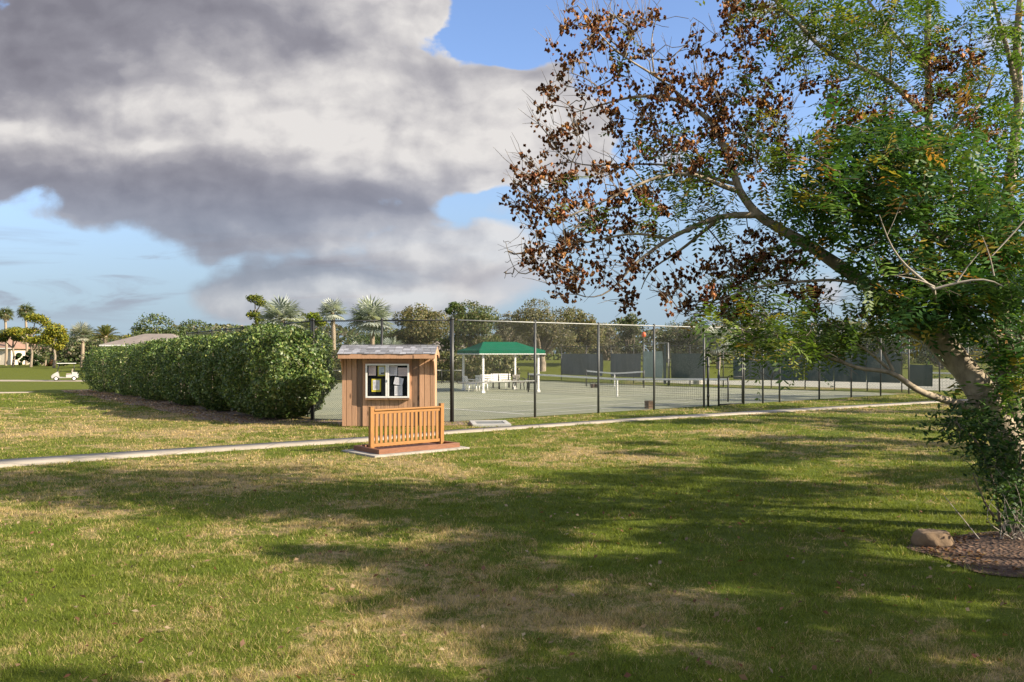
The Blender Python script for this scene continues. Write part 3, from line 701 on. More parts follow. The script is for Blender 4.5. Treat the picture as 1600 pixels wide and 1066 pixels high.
def long_fence():
    pts = rp; O = pts[0]
    f = empty('chain_link_fence', (O[0], O[1], 0), 0, 'long chain link fence with pale top rail along the tennis court beside the footpath', 'fence')
    for k, p in enumerate(pts[1:]):
        b = MB(); b.tube([(p[0] - O[0], p[1] - O[1], -.05), (p[0] - O[0], p[1] - O[1], FH + .03)], .042, 8)
        b.tube([(p[0] - O[0], p[1] - O[1], FH + .02), (p[0] - O[0], p[1] - O[1], FH + .06), (p[0] - O[0], p[1] - O[1], FH + .08)], [.05, .044, .005], 8)
        b.build('post', M_POSTDK, f, True)
    t = MB(); t.tube([(0.07, 0, FH)] + [(p[0] - O[0], p[1] - O[1], FH) for p in pts[1:]], .026, 6); t.build('top_rail', M_GALV, f, True)
    m = MB(); p = pts[1]; m.tube([(.07, .02, 1.24), (p[0] - O[0], p[1] - O[1], 1.24)], .024, 6); m.build('middle_rail', M_GALV, f, True)
    w = NP()
    for k, (p, q) in enumerate(zip(pts[:-1], pts[1:])):
        wires(w, np.array(p) - np.array(O), np.array(q) - np.array(O), 2.1 if k == 4 else .04, FH - .02, .07 if k < 6 else .11, .0028)
    w.build('wire_mesh', M_WIRE, f)
M_POSTDK = simple('dark_grey_post', (.075, .08, .08), (.05, .055, .055), 12, .5)
long_fence()
def gate():
    a = np.array(on_line(1123, Fp[2], G1)); b = np.array(rp[5]); d = norm(b - a); b = b - d * .1; H = 2.04
    g = empty('chain_link_gate', (a[0], a[1], 0), 0, 'closed black chain link gate leaf with middle rail in the court fence', 'gate'); L = np.linalg.norm(b - a)
    P = lambda s, z: (d[0] * s, d[1] * s, z)
    m = MB(); m.tube([P(0, 0), P(0, H)], .04, 8); m.tube([P(L, .05), P(L, H)], .03, 8)
    for z in (.06, 1.18, H - .02): m.tube([P(0, z), P(L, z)], .026, 6)
    m.build('gate_frame', M_BLACKMETAL, g, True)
    w = NP(); wires(w, np.zeros(2), d * L, .06, H - .02); w.build('wire_mesh', M_WIRE, g)
    l = MB(); l.box(P(.0, 1.2), (.06, .1, .14), math.atan2(d[1], d[0]), ch=.005); l.build('latch', M_BLACKMETAL, g)
    o = np.array(on_line(1107, Fp[2], G1)) - d * .02
    g2 = empty('gate_post', (o[0], o[1], 0), 0, 'short black post left of the court gate opening', 'post')
    m = MB(); m.tube([(0, 0, 0), (0, 0, 2.0), (0, 0, 2.03)], [.045, .045, .01], 8); m.build('shaft', M_BLACKMETAL, g2, True)
    for z in (.4, 1.6):
        h = MB(); h.tube([(0, 0, z), (0, 0, z + .1)], .06, 8); h.build('hinge', M_BLACKMETAL, g2, True)
gate()
# far fence with windscreens
P0, P1, P2 = (3.9, 66.5), (10.6, 56.0), (23.0, 45.4)
def screen_mat(name, a, b):
    m, nt, bs = nodes_of(name)
    tc = N(nt, 'ShaderNodeNewGeometry').outputs['Position']
    f = noise(nt, vscale(nt, tc, (1, 1, .25)), 1.4, 5, .6, 1.0); g = noise(nt, tc, .9, 4)
    c = mixc(nt, smooth(nt, f, .3, .7), a, b); c = mixc(nt, mathn(nt, 'MULTIPLY', smooth(nt, g, .55, .8), .4), c, tuple(x * 1.8 for x in a))
    nt.links.new(c, bs.inputs['Base Color']); bs.inputs['Roughness'].default_value = .8; return m
S_GREY = screen_mat('faded_windscreen', (.12, .135, .13), (.085, .10, .10)); S_TEAL = screen_mat('teal_windscreen', (.062, .092, .082), (.046, .072, .066)); S_PALE = screen_mat('pale_windscreen', (.25, .32, .28), (.20, .27, .235))
def far_fence():
    lef = lambda px: on_line(px, P0, P1); rig = lambda px: on_line(px, P1, P2)
    pl = [lef(877), lef(916), lef(955), lef(990), lef(1005)]; pr = [rig(1046), rig(1078), rig(1105), rig(1130), rig(1163), rig(1205), rig(1258), rig(1304), rig(1355), rig(1409), (24.2, 44.37)]
    f1 = fence('chain_link_fence', pl, 2.66, 'far black chain link fence with faded grey windscreens behind the nearer net', pitch=.16, wr=.0035, post_r=.035)
    f2 = fence('chain_link_fence', pr, 2.66, 'far chain link fence hung with dark teal windscreens right of the pale panel', pitch=.16, wr=.0035, post_r=.035)
    def screen(f, a, b, z0, z1, mat, lab=None):
        O = np.array(f.location[:2]); a = np.array(a); b = np.array(b); L = np.linalg.norm(b - a); d = (b - a) / L; nrm = np.array([-d[1], d[0]])
        if nrm @ a > 0: nrm = -nrm
        V = []; nx_, nz_ = max(4, int(L * 5)), 10
        for j in range(nz_ + 1):
            for i in range(nx_ + 1):
                u = i / nx_; w = j / nz_; sag = .045 * abs(math.sin(u * L * 1.9)) * (w - .3); bul = .05 * math.sin(u * math.pi * L / 1.5) * math.sin(w * 3.1) + .03 * math.sin(u * 9 + w * 4)
                p = a + d * u * L + nrm * (.1 + bul) - O; V.append((p[0], p[1], z0 + (z1 - z0) * w - (sag if j == nz_ else 0)))
        Q = [(j * (nx_ + 1) + i, j * (nx_ + 1) + i + 1, (j + 1) * (nx_ + 1) + i + 1, (j + 1) * (nx_ + 1) + i) for j in range(nz_) for i in range(nx_)]
        o = npmesh('windscreen', V, Q, mat, f, smooth=True)
        if lab: o['label'] = lab
    screen(f1, lef(879), lef(943), .45, 2.12, S_GREY); screen(f1, lef(956), lef(1003), .45, 2.14, S_GREY)
    for a, b in ((1050, 1103), (1147, 1162.5), (1163.5, 1257), (1260, 1303.5), (1304.5, 1354.5), (1355.5, 1408)): screen(f2, rig(a), rig(b), .5, 2.16, S_TEAL)
    screen(f2, rig(1421), rig(1458), .35, 1.55, S_TEAL, 'lower windscreen panel')
    # pale panel on its own taller frame
    a, b = np.array(lef(1006)), np.array(rig(1044)); a = a * .985; b = b * .985; L = np.linalg.norm(b - a); d = (b - a) / L
    f3 = empty('windscreen_frame', (a[0], a[1], 0), 0, 'tall fence panel hung with a pale sage windscreen and dark end post', 'fence panel')
    m = MB()
    for s in (0, L): m.tube([(*(d * s), 0), (*(d * s), 2.85)], .04, 8)
    m.tube([(0, 0, 2.83), (*(d * L), 2.83)], .03, 6); m.tube([(0, 0, .4), (*(d * L), .4)], .02, 6); m.build('frame', M_GALV, f3, True)
    w = NP(); wires(w, np.zeros(2), d * L, .05, 2.8, .16, .0035); w.build('wire_mesh', M_WIRE, f3)
    screen(f3, a + d * .08, b - d * .45, .5, 2.3, S_PALE)
    screen(f3, b - d * .34, b - d * .06, .1, 2.75, S_TEAL, 'narrow dark windscreen strip')
    o = empty('orange_cap', (a[0], a[1], 2.85), 0, 'small orange ball stuck on a post top beside pale windscreen', 'ball')
    px, py, pz = 0, 0, .42
    m = MB(); m.tube([(0, 0, 0), (0, 0, .62)], .012, 6); m.build('rod', M_GALV, o, True)
    bm = bmesh.new(); bmesh.ops.create_icosphere(bm, subdivisions=3, radius=.14); me = bpy.data.meshes.new('ball')
    for v in bm.verts: v.co.z = v.co.z * 1.35 + .58
    bm.to_mesh(me); bm.free(); link('ball', me, simple('orange_plastic', (.75, .13, .04), (.65, .10, .03), 5, .5), o)
far_fence()
# low fence in front of the back hedge
lowp = [((px - CX) / F * 58.5, 58.5) for px in (498, 545, 592, 640, 690, 722)]
fence('chain_link_fence', lowp, .95, 'low grey chain link fence at the back of the court before the long hedge', pitch=.14, wr=.003, post_r=.025, rail_mat=M_GALV)

# ------------------------------------------------------------------ tennis nets
def netm():
    m, nt, bs = nodes_of('tennis_netting'); bs.inputs['Base Color'].default_value = (.02, .022, .022, 1); bs.inputs['Roughness'].default_value = .8; return m
M_NET = netm()
def net(a, b, label, H=1.05, hc=.92, step=.11):
    a = np.array(a, float); b = np.array(b, float); L = np.linalg.norm(b - a); d = (b - a) / L; nr = np.array([-d[1], d[0]])
    t = empty('tennis_net', (a[0], a[1], 0), 0, label, 'tennis net', 'tennis nets')
    top = lambda s: hc + (H - hc) * abs(2 * s / L - 1) ** 1.2
    for s in (0, L):
        m = MB(); m.tube([(*(d * s), 0), (*(d * s), H + .05), (*(d * s), H + .07)], [.038, .038, .01], 8); m.build('post', M_BLACKMETAL, t, True)
    w = MB(); S = np.linspace(.05, L - .05, 25)
    for s0, s1 in zip(S[:-1], S[1:]):
        for sg in (-1, 1):
            w.add([(*(d * s0 + nr * .02 * sg), top(s0) - .09), (*(d * s1 + nr * .02 * sg), top(s1) - .09), (*(d * s1 + nr * .02 * sg), top(s1)), (*(d * s0 + nr * .02 * sg), top(s0))], [(0, 1, 2, 3)])
        w.add([(*(d * s0 - nr * .02), top(s0)), (*(d * s1 - nr * .02), top(s1)), (*(d * s1 + nr * .02), top(s1)), (*(d * s0 + nr * .02), top(s0))], [(0, 1, 2, 3)])
    w.build('headband', M_WHITE, t)
    n = NP(); r = .004
    def wire(p, q):
        p = np.array(p); q = np.array(q); ax = norm(q - p); e = np.cross(ax, [nr[0], nr[1], 0]) * r; f = np.array([nr[0], nr[1], 0]) * r
        n.add(np.array([p - e, p + f, p + e, q - e, q + f, q + e]), np.array([(0, 1, 4, 3), (1, 2, 5, 4), (2, 0, 3, 5)]))
    for s in np.arange(.06, L - .05, step): wire((*(d * s), .02), (*(d * s), top(s) - .05))
    for z in np.arange(.05, H - .08, step):
        for s0, s1 in zip(S[:-1], S[1:]):
            if z < top(s0) - .06: wire((*(d * s0), z), (*(d * s1), z))
    n.build('netting', M_NET, t)
    c = MB(); c.box((*(d * L / 2), hc / 2), (.06, .05, hc), math.atan2(d[1], d[0])); c.build('centre_strap', M_WHITE, t)
net(N1, N1 + 12.6 * NX, 'nearer tennis net with white headband crossing the green court')
net(at(916, 604, 54)[:2], at(1006, 606, 52)[:2], 'small tennis net with pale headband in front of grey windscreens', step=.2)
net((24.5, 50.5), (34.5, 47.2), 'tennis net with white headband far right behind the leaning tree', step=.2)

# ------------------------------------------------------------------ canopy shelter and what stands under it
SA = np.array([-1.56, 45.0]); SU = norm(np.array([3.1, 1.1])); SVv = np.array([-SU[1], SU[0]]); SW, SD = 3.2, 3.8
def shelter():
    c0 = SA + SU * SW / 2 + SVv * SD / 2; rz = math.atan2(SU[1], SU[0])
    t = empty('canopy_shelter', (c0[0], c0[1], .006), rz, 'green canvas shade shelter on white posts at the courtside', 'shelter')
    for sx in (-1, 1):
        for sy in (-1, 1):
            m = MB(); m.box((sx * SW / 2, sy * SD / 2, 1.045), (.105, .105, 2.09), ch=.012); m.box((sx * SW / 2, sy * SD / 2, .06), (.18, .18, .12), ch=.012); m.build('post', M_WHITE, t)
    b = MB()
    for sy in (-1, 1): b.box((0, sy * SD / 2, 2.135), (SW + .2, .09, .1), ch=.006)
    for sx in (-1, 1): b.box((sx * SW / 2, 0, 2.134), (.09, SD - .1, .098), ch=.006)
    b.build('top_beam', M_WHITE, t)
    ox, oy = SW / 2 + .3, SD / 2 + .3; zE, zR, rl = 2.31, 2.80, 1.0
    # sagging hip canopy
    ridge = [(-rl, 0, zR), (rl, 0, zR)]; E = [(-ox, -oy, zE), (ox, -oy, zE), (ox, oy, zE), (-ox, oy, zE)]
    V = []; Fq = []
    def patch(p00, p10, p11, p01, n=6):
        b0 = len(V)
        for j in range(n + 1):
            for i in range(n + 1):
                u, w = i / n, j / n; p = (1 - w) * ((1 - u) * np.array(p00) + u * np.array(p10)) + w * ((1 - u) * np.array(p01) + u * np.array(p11))
                p = p - np.array([0, 0, .07 * math.sin(math.pi * w) * (.4 + .6 * math.sin(math.pi * u))]); V.append(tuple(p))
        for j in range(n):
            for i in range(n): Fq.append((b0 + j * (n + 1) + i, b0 + j * (n + 1) + i + 1, b0 + (j + 1) * (n + 1) + i + 1, b0 + (j + 1) * (n + 1) + i))
    patch(E[0], E[1], ridge[1], ridge[0]); patch(E[2], E[3], ridge[0], ridge[1]); patch(E[1], E[2], ridge[1], ridge[1]); patch(E[3], E[0], ridge[0], ridge[0])
    mb = MB(); mb.add(V, Fq); mb.build('canopy', M_CANVAS, t, True)
    v = MB()
    for p, q in ((0, 1), (1, 2), (2, 3), (3, 0)):
        n = 18; A = np.array(E[p]); Bq = np.array(E[q]); pts = [A + (Bq - A) * k / n for k in range(n + 1)]
        v.add([tuple(x) for x in pts] + [(x[0], x[1], x[2] - .2 + .02 * math.sin(k * 1.7)) for k, x in enumerate(pts)], [(k, k + 1, n + 2 + k, n + 1 + k) for k in range(n)])
    v.build('valance', M_CANVAS, t)
    e = MB()
    for sy in (-1, 1): e.tube([(-ox, sy * oy, zE - .2), (ox, sy * oy, zE - .2)], .025, 6)
    for sx in (-1, 1): e.tube([(sx * ox, -oy, zE - .2), (sx * ox, oy, zE - .2)], .024, 6)
    e.build('hem_tube', M_WHITE, t)
shelter()
def shelter_pt(px, py): return np.array(gp(px, py)[:2])
def armchair(name, loc, rz, label, cat, frame, seatm):
    c = empty(name, (loc[0], loc[1], .006), rz, label, cat)
    for sx in (-1, 1):
        for y0, y1 in ((-.24, -.20), (.26, .20)):
            m = MB(); m.tube([(sx * .27, y0, 0), (sx * .25, y1, .42)], [.028, .034], 6); m.build('leg', frame, c, True)
        m = MB(); m.tube([(sx * .27, -.24, .40), (sx * .30, -.26, .64), (sx * .30, .0, .67), (sx * .27, .24, .68)], [.025, .032, .034, .028], 6); m.build('armrest', frame, c, True)
    s = MB(); s.box((0, 0, .43), (.50, .48, .045), ch=.015); s.build('seat', seatm, c)
    b = MB(); M = Matrix.Rotation(math.radians(-14), 4, 'X')
    for q in range(5): b.box((-.2 + .1 * q, .27, .63), (.065, .025, .40), M=M, ch=.006)
    b.box((0, .325, .83), (.50, .03, .09), M=M, ch=.012); b.build('backrest', seatm, c)
    return c
def bench(loc, rz, label):
    c = empty('park_bench', (loc[0], loc[1], .006), rz, label, 'bench', 'slatted benches under the canopy')
    s = MB()
    for q in range(4): s.box((0, -.2 + .125 * q, .43), (1.25, .105, .035), ch=.006)
    s.build('seat', M_PLASTIC, c)
    b = MB(); M = Matrix.Rotation(math.radians(-16), 4, 'X')
    for q in range(3): b.box((0, .27 + .035 * q, .55 + .13 * q), (1.25, .03, .11), M=M, ch=.006)
    b.build('backrest', M_PLASTIC, c)
    for sx in (-1, 1):
        l = MB(); l.tube([(sx * .5, -.24, 0), (sx * .5, -.1, .25), (sx * .5, -.22, .41)], .04, 6); l.tube([(sx * .5, .3, 0), (sx * .5, .12, .25), (sx * .5, .2, .41), (sx * .5, .37, .87)], .038, 6); l.tube([(sx * .5, -.22, .405), (sx * .5, .22, .405)], .03, 6)
        l.build('leg', M_BLACKMETAL, c, True)
armchair('plastic_chair', shelter_pt(736, 612), 2.0, 'white plastic armchair at the left end of the row under the canopy', 'chair', M_PLASTIC, M_PLASTIC)
armchair('plastic_chair', shelter_pt(752, 611) + np.array((.0, .5)), .5, 'white plastic armchair just behind the front left canopy post', 'chair', M_PLASTIC, M_PLASTIC)
bench(shelter_pt(767, 608), .10, 'white slatted bench on black legs, left of the two under the canopy')
bench(shelter_pt(783, 606), .10, 'white slatted bench on black legs, right of the two under the canopy')
armchair('mesh_chair', shelter_pt(810, 609), .45, 'brown mesh chair on dark legs right of the white benches', 'chair', M_BLACKMETAL, M_DARKMESH)
armchair('mesh_chair', shelter_pt(832, 610), -.3, 'dark mesh chair beside the front right canopy post', 'chair', M_BLACKMETAL, M_BLACKMETAL)
def table():
    p = shelter_pt(796, 607); t = empty('side_table', (p[0], p[1], .006), 0, 'low white side table between bench and brown mesh chair', 'table')
    m = MB(); m.box((0, 0, .43), (.6, .5, .04), ch=.01); m.build('tabletop', M_PLASTIC, t)
    for sx in (-1, 1):
        for sy in (-1, 1): l = MB(); l.tube([(sx * .24, sy * .19, 0), (sx * .22, sy * .17, .41)], .025, 6); l.build('leg', M_PLASTIC, t, True)
table()
def cooler():
    p = gp(1090, 600)[:2]; p = (p[0] - .1, p[1] - .6)
    c = empty('water_cooler', (p[0], p[1], .006), 0, 'white drum water cooler on pale pedestal before the teal windscreens', 'cooler')
    m = MB(); m.tube([(0, 0, 0), (0, 0, .62)], .34, 12); m.build('pedestal', simple('pale_block', (.5, .48, .43), (.42, .40, .36), 5, .9), c)
    m = MB(); m.tube([(0, 0, .62), (0, 0, .7), (0, 0, 1.4), (0, 0, 1.55), (0, 0, 1.62)], [.26, .28, .30, .2, .08], 12); m.build('drum', simple('grey_green_drum', (.26, .30, .29), (.2, .24, .23), 5, .6), c, True)
    m = MB(); m.tube([(0, 0, 1.62), (0, 0, 1.72)], .06, 8); m.build('cap', M_WHITE, c)
cooler()
def smallbits():
    p = gp(1016, 639)[:2]
    c = empty('wooden_box', (p[0], p[1] + .1, 0), .5, 'small weathered brown box at the foot of a fence post', 'box')
    m = MB()
    for q in range(3): m.box((0, 0, .05 + .095 * q), (.32, .26, .085), ch=.006)
    m.build('body', simple('brown_box_wood', (.16, .10, .06), (.10, .06, .035), 9, .9), c); m = MB(); m.box((0, 0, .30), (.34, .28, .03), ch=.006); m.build('lid', simple('brown_box_lid', (.22, .15, .10), (.15, .1, .06), 9, .9), c)
    for px, lab in ((926, 'brown wire ball basket under the small net, the one nearer its post'), (933, 'brown wire ball basket under the small net, the one farther right')):
        p = gp(px, 606)[:2]; c = empty('ball_basket', (p[0], p[1], .006), 0, lab, 'basket')
        m = MB(); m.tube([(0, 0, .0), (0, 0, .02), (0, 0, .22)], [.12, .13, .16], 8); m.build('bin', simple('basket_brown', (.09, .055, .045), (.06, .04, .03), 9, .8), c)
        m = MB(); m.tube([(-.15, 0, .2), (-.1, 0, .33), (.1, 0, .33), (.15, 0, .2)], .012, 5); m.build('handle', M_BLACKMETAL, c)
smallbits()

# ------------------------------------------------------------------ hedges
def superbox(n, a, b, H, rng, und=.8, seed=0, p=3.3):
    d = sphere_dirs(n, rng); q = (np.abs(d[:, 0]) ** p + np.abs(d[:, 1]) ** p + np.abs(d[:, 2]) ** p) ** (-1 / p)
    S = d * q[:, None]
    k = 1 + .11 * np.sin(S[:, 0] * 5.1 * a / 2 + seed) * np.sin(S[:, 2] * 4 + seed * 2) + .05 * np.sin(S[:, 0] * 11 + S[:, 1] * 7 + seed) + .04 * np.sin(S[:, 2] * 12 + seed * 3 + S[:, 0] * 6)
    zz = (S[:, 2] + 1) / 2; sh = und + (1 - und) * sstep(0, .45, zz)
    P = np.c_[S[:, 0] * a * k * sh, S[:, 1] * b * k * sh, (.06 + .94 * zz * (1 + .03 * np.sin(S[:, 0] * 7 + seed) + .02 * np.sin(S[:, 0] * 17 + S[:, 1] * 9))) * H]
    return P, norm(np.c_[S[:, 0] ** 3 / a, S[:, 1] ** 3 / b, S[:, 2] ** 3 * 2 / H])
GREENS = [(.065, .115, .028), (.095, .15, .038), (.15, .20, .055), (.23, .27, .085), (.035, .068, .018)]
def hedge_bush(t, a, b, H, seed, label, s=.95, n=17000, leaf=.125):
    rng = np.random.default_rng(seed); p = hp(t, s)
    h = empty('hedge_shrub', (p[0], p[1], 0), math.atan2(HD[1], HD[0]), label, 'hedge', 'clipped shrubs of the tall hedge')
    P, Nn = superbox(n, a, b, H, rng, .90, seed)
    depth = np.minimum(rng.exponential(.10, n), .6); stick = (rng.random(n) < .05) * rng.uniform(0, .16, n)
    c = np.array([0, 0, H * .5]); P = P + (c - P) * depth[:, None] + Nn * stick[:, None]
    P[:, 2] = (P[:, 2] - .15) * H / (H - .15); P[:, 2] = np.where(P[:, 2] < .05, rng.uniform(.04, .3, n), P[:, 2])
    holes = np.sin(P[:, 0] * 3.1 + seed) * np.sin(P[:, 2] * 3.7 + seed * 1.7) * np.sin(P[:, 1] * 3.3 + P[:, 0]) > .62
    keep = ~holes | (rng.random(n) < .35); P, Nn = P[keep], Nn[keep]; m = len(P)
    V, Q = leaf_quads(P, Nn, leaf, leaf * .5, rng, .75)
    w = [.24, .30, .24, .10, .12]; C = leaf_cols(m, rng, GREENS, w)
    npmesh('foliage', V, Q, M_HEDGE, h, C)
    b_ = NP(); st = []
    for k in range(int(a * 4)):
        x0 = rng.uniform(-a * .8, a * .8); y0 = rng.uniform(-b * .4, b * .4); pts = np.array([(x0, y0, -.02), (x0 + rng.normal(0, .1), y0 + rng.normal(0, .1), H * .3), (x0 + rng.normal(0, .3), y0 + rng.normal(0, .2), H * .8)])
        b_.add(*tube_np(pts, np.array([.035, .025, .01]), 5))
        for j in range(6):
            z = rng.uniform(.25, .8) * H; q0 = np.array([x0, y0, z]); b_.add(*tube_np(np.array([q0, q0 + np.array([rng.normal(0, .35), rng.normal(0, .35), .35])]), np.array([.012, .005]), 4))
    b_.build('stem', M_BARK, h)
hedge_bush(.35, 2.6, 1.4, 3.05, 1, 'large clipped hedge shrub at the near end beside the kiosk', 1.05, 30000)
hedge_bush(4.8, 1.9, 1.25, 2.86, 2, 'clipped hedge shrub next after the large near end shrub', .95, 19000)
hedge_bush(8.9, 2.1, 1.25, 2.82, 3, 'clipped hedge shrub in the middle with pale bare patches low down', .95, 17000)
hedge_bush(13.3, 2.2, 1.25, 2.74, 4, 'clipped hedge shrub left of the middle one, third from the far end', .95, 15000)
hedge_bush(18.1, 2.35, 1.25, 2.56, 5, 'clipped hedge shrub next to the farthest one, second from far end', .95, 12000, .12)
hedge_bush(23.4, 2.75, 1.3, 2.46, 6, 'farthest clipped hedge shrub nearest the golf cart', .95, 13000, .12)
def back_hedge():
    rng = np.random.default_rng(31)
    for x0, x1, Y, H, lab in ((-15.5, -6.5, 62, 2.35, 'long clipped hedge across the back of the court behind the kiosk'), (-6.9, .3, 61.5, 2.2, 'long clipped hedge across the back of the court behind the canopy')):
        h = empty('hedge', ((x0 + x1) / 2, Y, 0), 0, lab, 'hedge'); a = (x1 - x0) / 2
        n = 11000; P, Nn = superbox(n, a, .9, H, rng, .9, 5); P = P + (np.array([0, 0, H / 2]) - P) * np.minimum(rng.exponential(.04, n), .4)[:, None]
        V, Q = leaf_quads(P, Nn, .2, .11, rng, .8); npmesh('foliage', V, Q, M_HEDGE, h, leaf_cols(n, rng, [(.10, .12, .04), (.15, .15, .06), (.20, .19, .085), (.06, .08, .03)]))
        b = NP()
        for k in range(14): x = -a + 2 * a * (k + .5) / 14; b.add(*tube_np(np.array([(x, 0, 0), (x + .1, .1, H * .5), (x, 0, H * .9)]), np.array([.05, .04, .015]), 5))
        b.build('stem', M_BARK, h)
back_hedge()

# ------------------------------------------------------------------ golf cart and houses
def cart():
    x, y = -46.4, 86.4; z = gz(x, y) + .05
    c = empty('golf_cart', (x, y, z), 0.44, 'white golf cart with roof parked on the cart path by the hedge', 'golf cart')
    body = MB()
    prof = [(-1.22, .28), (-1.25, .52), (-1.1, .68), (-.72, .92), (-.62, .92), (-.55, .40), (.1, .36), (.1, .62), (.62, .66), (.66, .90), (1.12, .86), (1.22, .70), (1.20, .30)]
    m = len(prof); W = .56
    body.add([(px, s * W * (.94 if abs(px) > 1.1 else 1), pz) for s in (-1, 1) for px, pz in prof], [tuple(range(m)), tuple(range(2 * m - 1, m - 1, -1))] + [(j, j + m, (j + 1) % m + m, (j + 1) % m) for j in range(m)])
    body.build('body', simple('cart_white', (.44, .44, .43), (.38, .38, .37), 4, .3), c)
    bp = MB(); bp.box((-1.24, 0, .33), (.10, 1.0, .18), ch=.03); bp.box((1.24, 0, .36), (.08, 1.0, .16), ch=.03); bp.build('bumper', M_BLACKMETAL, c)
    s = MB(); s.box((.36, 0, .70), (.50, 1.0, .12), ch=.04); s.build('seat', simple('tan_vinyl', (.30, .26, .21), (.25, .21, .17), 5, .6), c); s = MB(); s.box((.66, 0, 1.05), (.10, 1.0, .36), M=Matrix.Rotation(.15, 4, 'Y'), ch=.03); s.build('backrest', simple('tan_vinyl', (.3, .26, .21)), c)
    r = MB(); r.box((.12, 0, 1.80), (1.75, 1.1, .05), ch=.02); r.build('roof', M_WHITE, c)
    for sx, x0, x1 in ((0, -.74, -.52), (1, .86, .80)):
        for sy in (-1, 1): p = MB(); p.tube([(x0, sy * .5, .88), (x1, sy * .5, 1.79)], .022, 6); p.build('roof_post', M_BLACKMETAL, c, True)
    w = MB(); w.add([(-.76, -.49, .9), (-.76, .49, .9), (-.54, .49, 1.76), (-.54, -.49, 1.76), (-.75, -.49, .9), (-.75, .49, .9), (-.53, .49, 1.76), (-.53, -.49, 1.76)], [(0, 3, 2, 1), (4, 5, 6, 7), (0, 1, 5, 4), (1, 2, 6, 5), (2, 3, 7, 6), (3, 0, 4, 7)])
    gm, nt, bs = nodes_of('cart_screen'); bs.inputs['Base Color'].default_value = (.45, .5, .52, 1); bs.inputs['Roughness'].default_value = .1; bs.inputs['Alpha'].default_value = .55
    w.build('windscreen', gm, c)
    st = MB(); st.tube([(-.62, -.22, .80), (-.38, -.22, 1.05)], .02, 6); st.tube([(-.38 + .16 * math.sin(a) * .7, -.22 + .17 * math.cos(a), 1.05 + .16 * math.sin(a) * .7) for a in np.linspace(0, 6.28, 13)], .015, 5); st.build('steering_wheel', M_BLACKMETAL, c, True)
    for wx in (-.80, .84):
        for sy in (-1, 1):
            t = MB(); t.tube([(wx, sy * .40, .23), (wx, sy * .42, .23), (wx, sy * .58, .23), (wx, sy * .60, .23)], [.19, .23, .23, .19], 16); wh = t.build('wheel', simple('tyre', (.02, .02, .02), None, 20, .85), c)
            t = MB(); t.tube([(wx, sy * .598, .23), (wx, sy * .612, .23), (wx, sy * .618, .23)], [.14, .13, .06], 12); t.build('rim', M_WHITE, wh)
cart()
def tile_mat(name, a, b):
    m, nt, bs = nodes_of(name); tc = N(nt, 'ShaderNodeTexCoord').outputs['Object']
    f = noise(nt, tc, .8, 5); wv = N(nt, 'ShaderNodeTexWave', bands_direction='Z'); nt.links.new(tc, wv.inputs[0]); wv.inputs['Scale'].default_value = 2.2; wv.inputs['Distortion'].default_value = .6
    c = mixc(nt, smooth(nt, f, .3, .7), a, b); c = mixc(nt, mathn(nt, 'MULTIPLY', wv.outputs['Fac'], .35), c, tuple(x * .55 for x in a))
    nt.links.new(c, bs.inputs['Base Color']); bs.inputs['Roughness'].default_value = .85; return m
def house(loc, w, d, hw, hr, ridge, wallm, roofm, label, rz=0, wins=(), garage=False, portico=None, z=None):
    x, y = loc; z = gz(x, y) if z is None else z
    h = empty('house', (x, y, z), rz, label, 'house')
    m = MB(); m.box((0, 0, hw / 2 - .3), (w, d, hw + .6)); m.build('wall', wallm, h)
    o = .55; E = [(-w / 2 - o, -d / 2 - o, hw), (w / 2 + o, -d / 2 - o, hw), (w / 2 + o, d / 2 + o, hw), (-w / 2 - o, d / 2 + o, hw)]; r = [(-ridge / 2, 0, hw + hr), (ridge / 2, 0, hw + hr)]
    m = MB(); m.add(E + r + [(a, b, c - .18) for a, b, c in E], [(0, 1, 5, 4), (2, 3, 4, 5), (1, 2, 5), (3, 0, 4), (0, 6, 7, 1), (1, 7, 8, 2), (2, 8, 9, 3), (3, 9, 6, 0), (9, 8, 7, 6)]); m.build('roof', roofm, h)
    for sy in (-1, 1): fm = MB(); fm.box((0, sy * (d / 2 + o + .03), hw - .1), (w + 2 * o, .05, .18)); fm.build('fascia', M_WHITE, h)
    for wx, wz, ww, wh in wins:
        f = MB(); f.box((wx, -d / 2 - .03, wz), (ww + .2, .08, wh + .2)); fr = f.build('window', M_WHITE, h); g = MB(); g.box((wx, -d / 2 - .075, wz), (ww, .02, wh)); g.box((wx, -d / 2 - .09, wz), (.06, .02, wh)); g.build('pane', simple('dark_glass', (.05, .08, .09), (.035, .05, .06), 1, .15), fr)
    if garage:
        f = MB(); f.box((w * .22, -d / 2 - .03, 1.1), (4.2, .07, 2.2)); g = f.build('garage_door', M_WHITE, h)
    if portico:
        px, pw, ph = portico; f = MB(); yy = -d / 2 - 1.6
        for s in (-1, 1): f.box((px + s * (pw / 2 - .3), yy, ph / 2), (.6, .6, ph))
        n = 10; inner = pw / 2 - .6; V = []
        for k in range(n + 1):
            a = math.pi * k / n; V.append((px - inner * math.cos(a), ph - inner * .5 + inner * .5 * math.sin(a)))
        top = [(px - pw / 2 + pw * k / n, ph + .35 + (pw * .28) * (1 - abs(2 * k / n - 1))) for k in range(n + 1)]
        P = [(a, yy - .28, b) for a, b in V] + [(a, yy - .28, b) for a, b in top] + [(a, yy + .28, b) for a, b in V] + [(a, yy + .28, b) for a, b in top]; q = n + 1
        f.add(P, [(k, k + 1, q + k + 1, q + k) for k in range(n)] + [(2 * q + k + 1, 2 * q + k, 3 * q + k, 3 * q + k + 1) for k in range(n)] + [(k, 2 * q + k, 2 * q + k + 1, k + 1) for k in range(n)] + [(q + k, q + k + 1, 3 * q + k + 1, 3 * q + k) for k in range(n)])
        f.build('portico', M_WHITE, h)
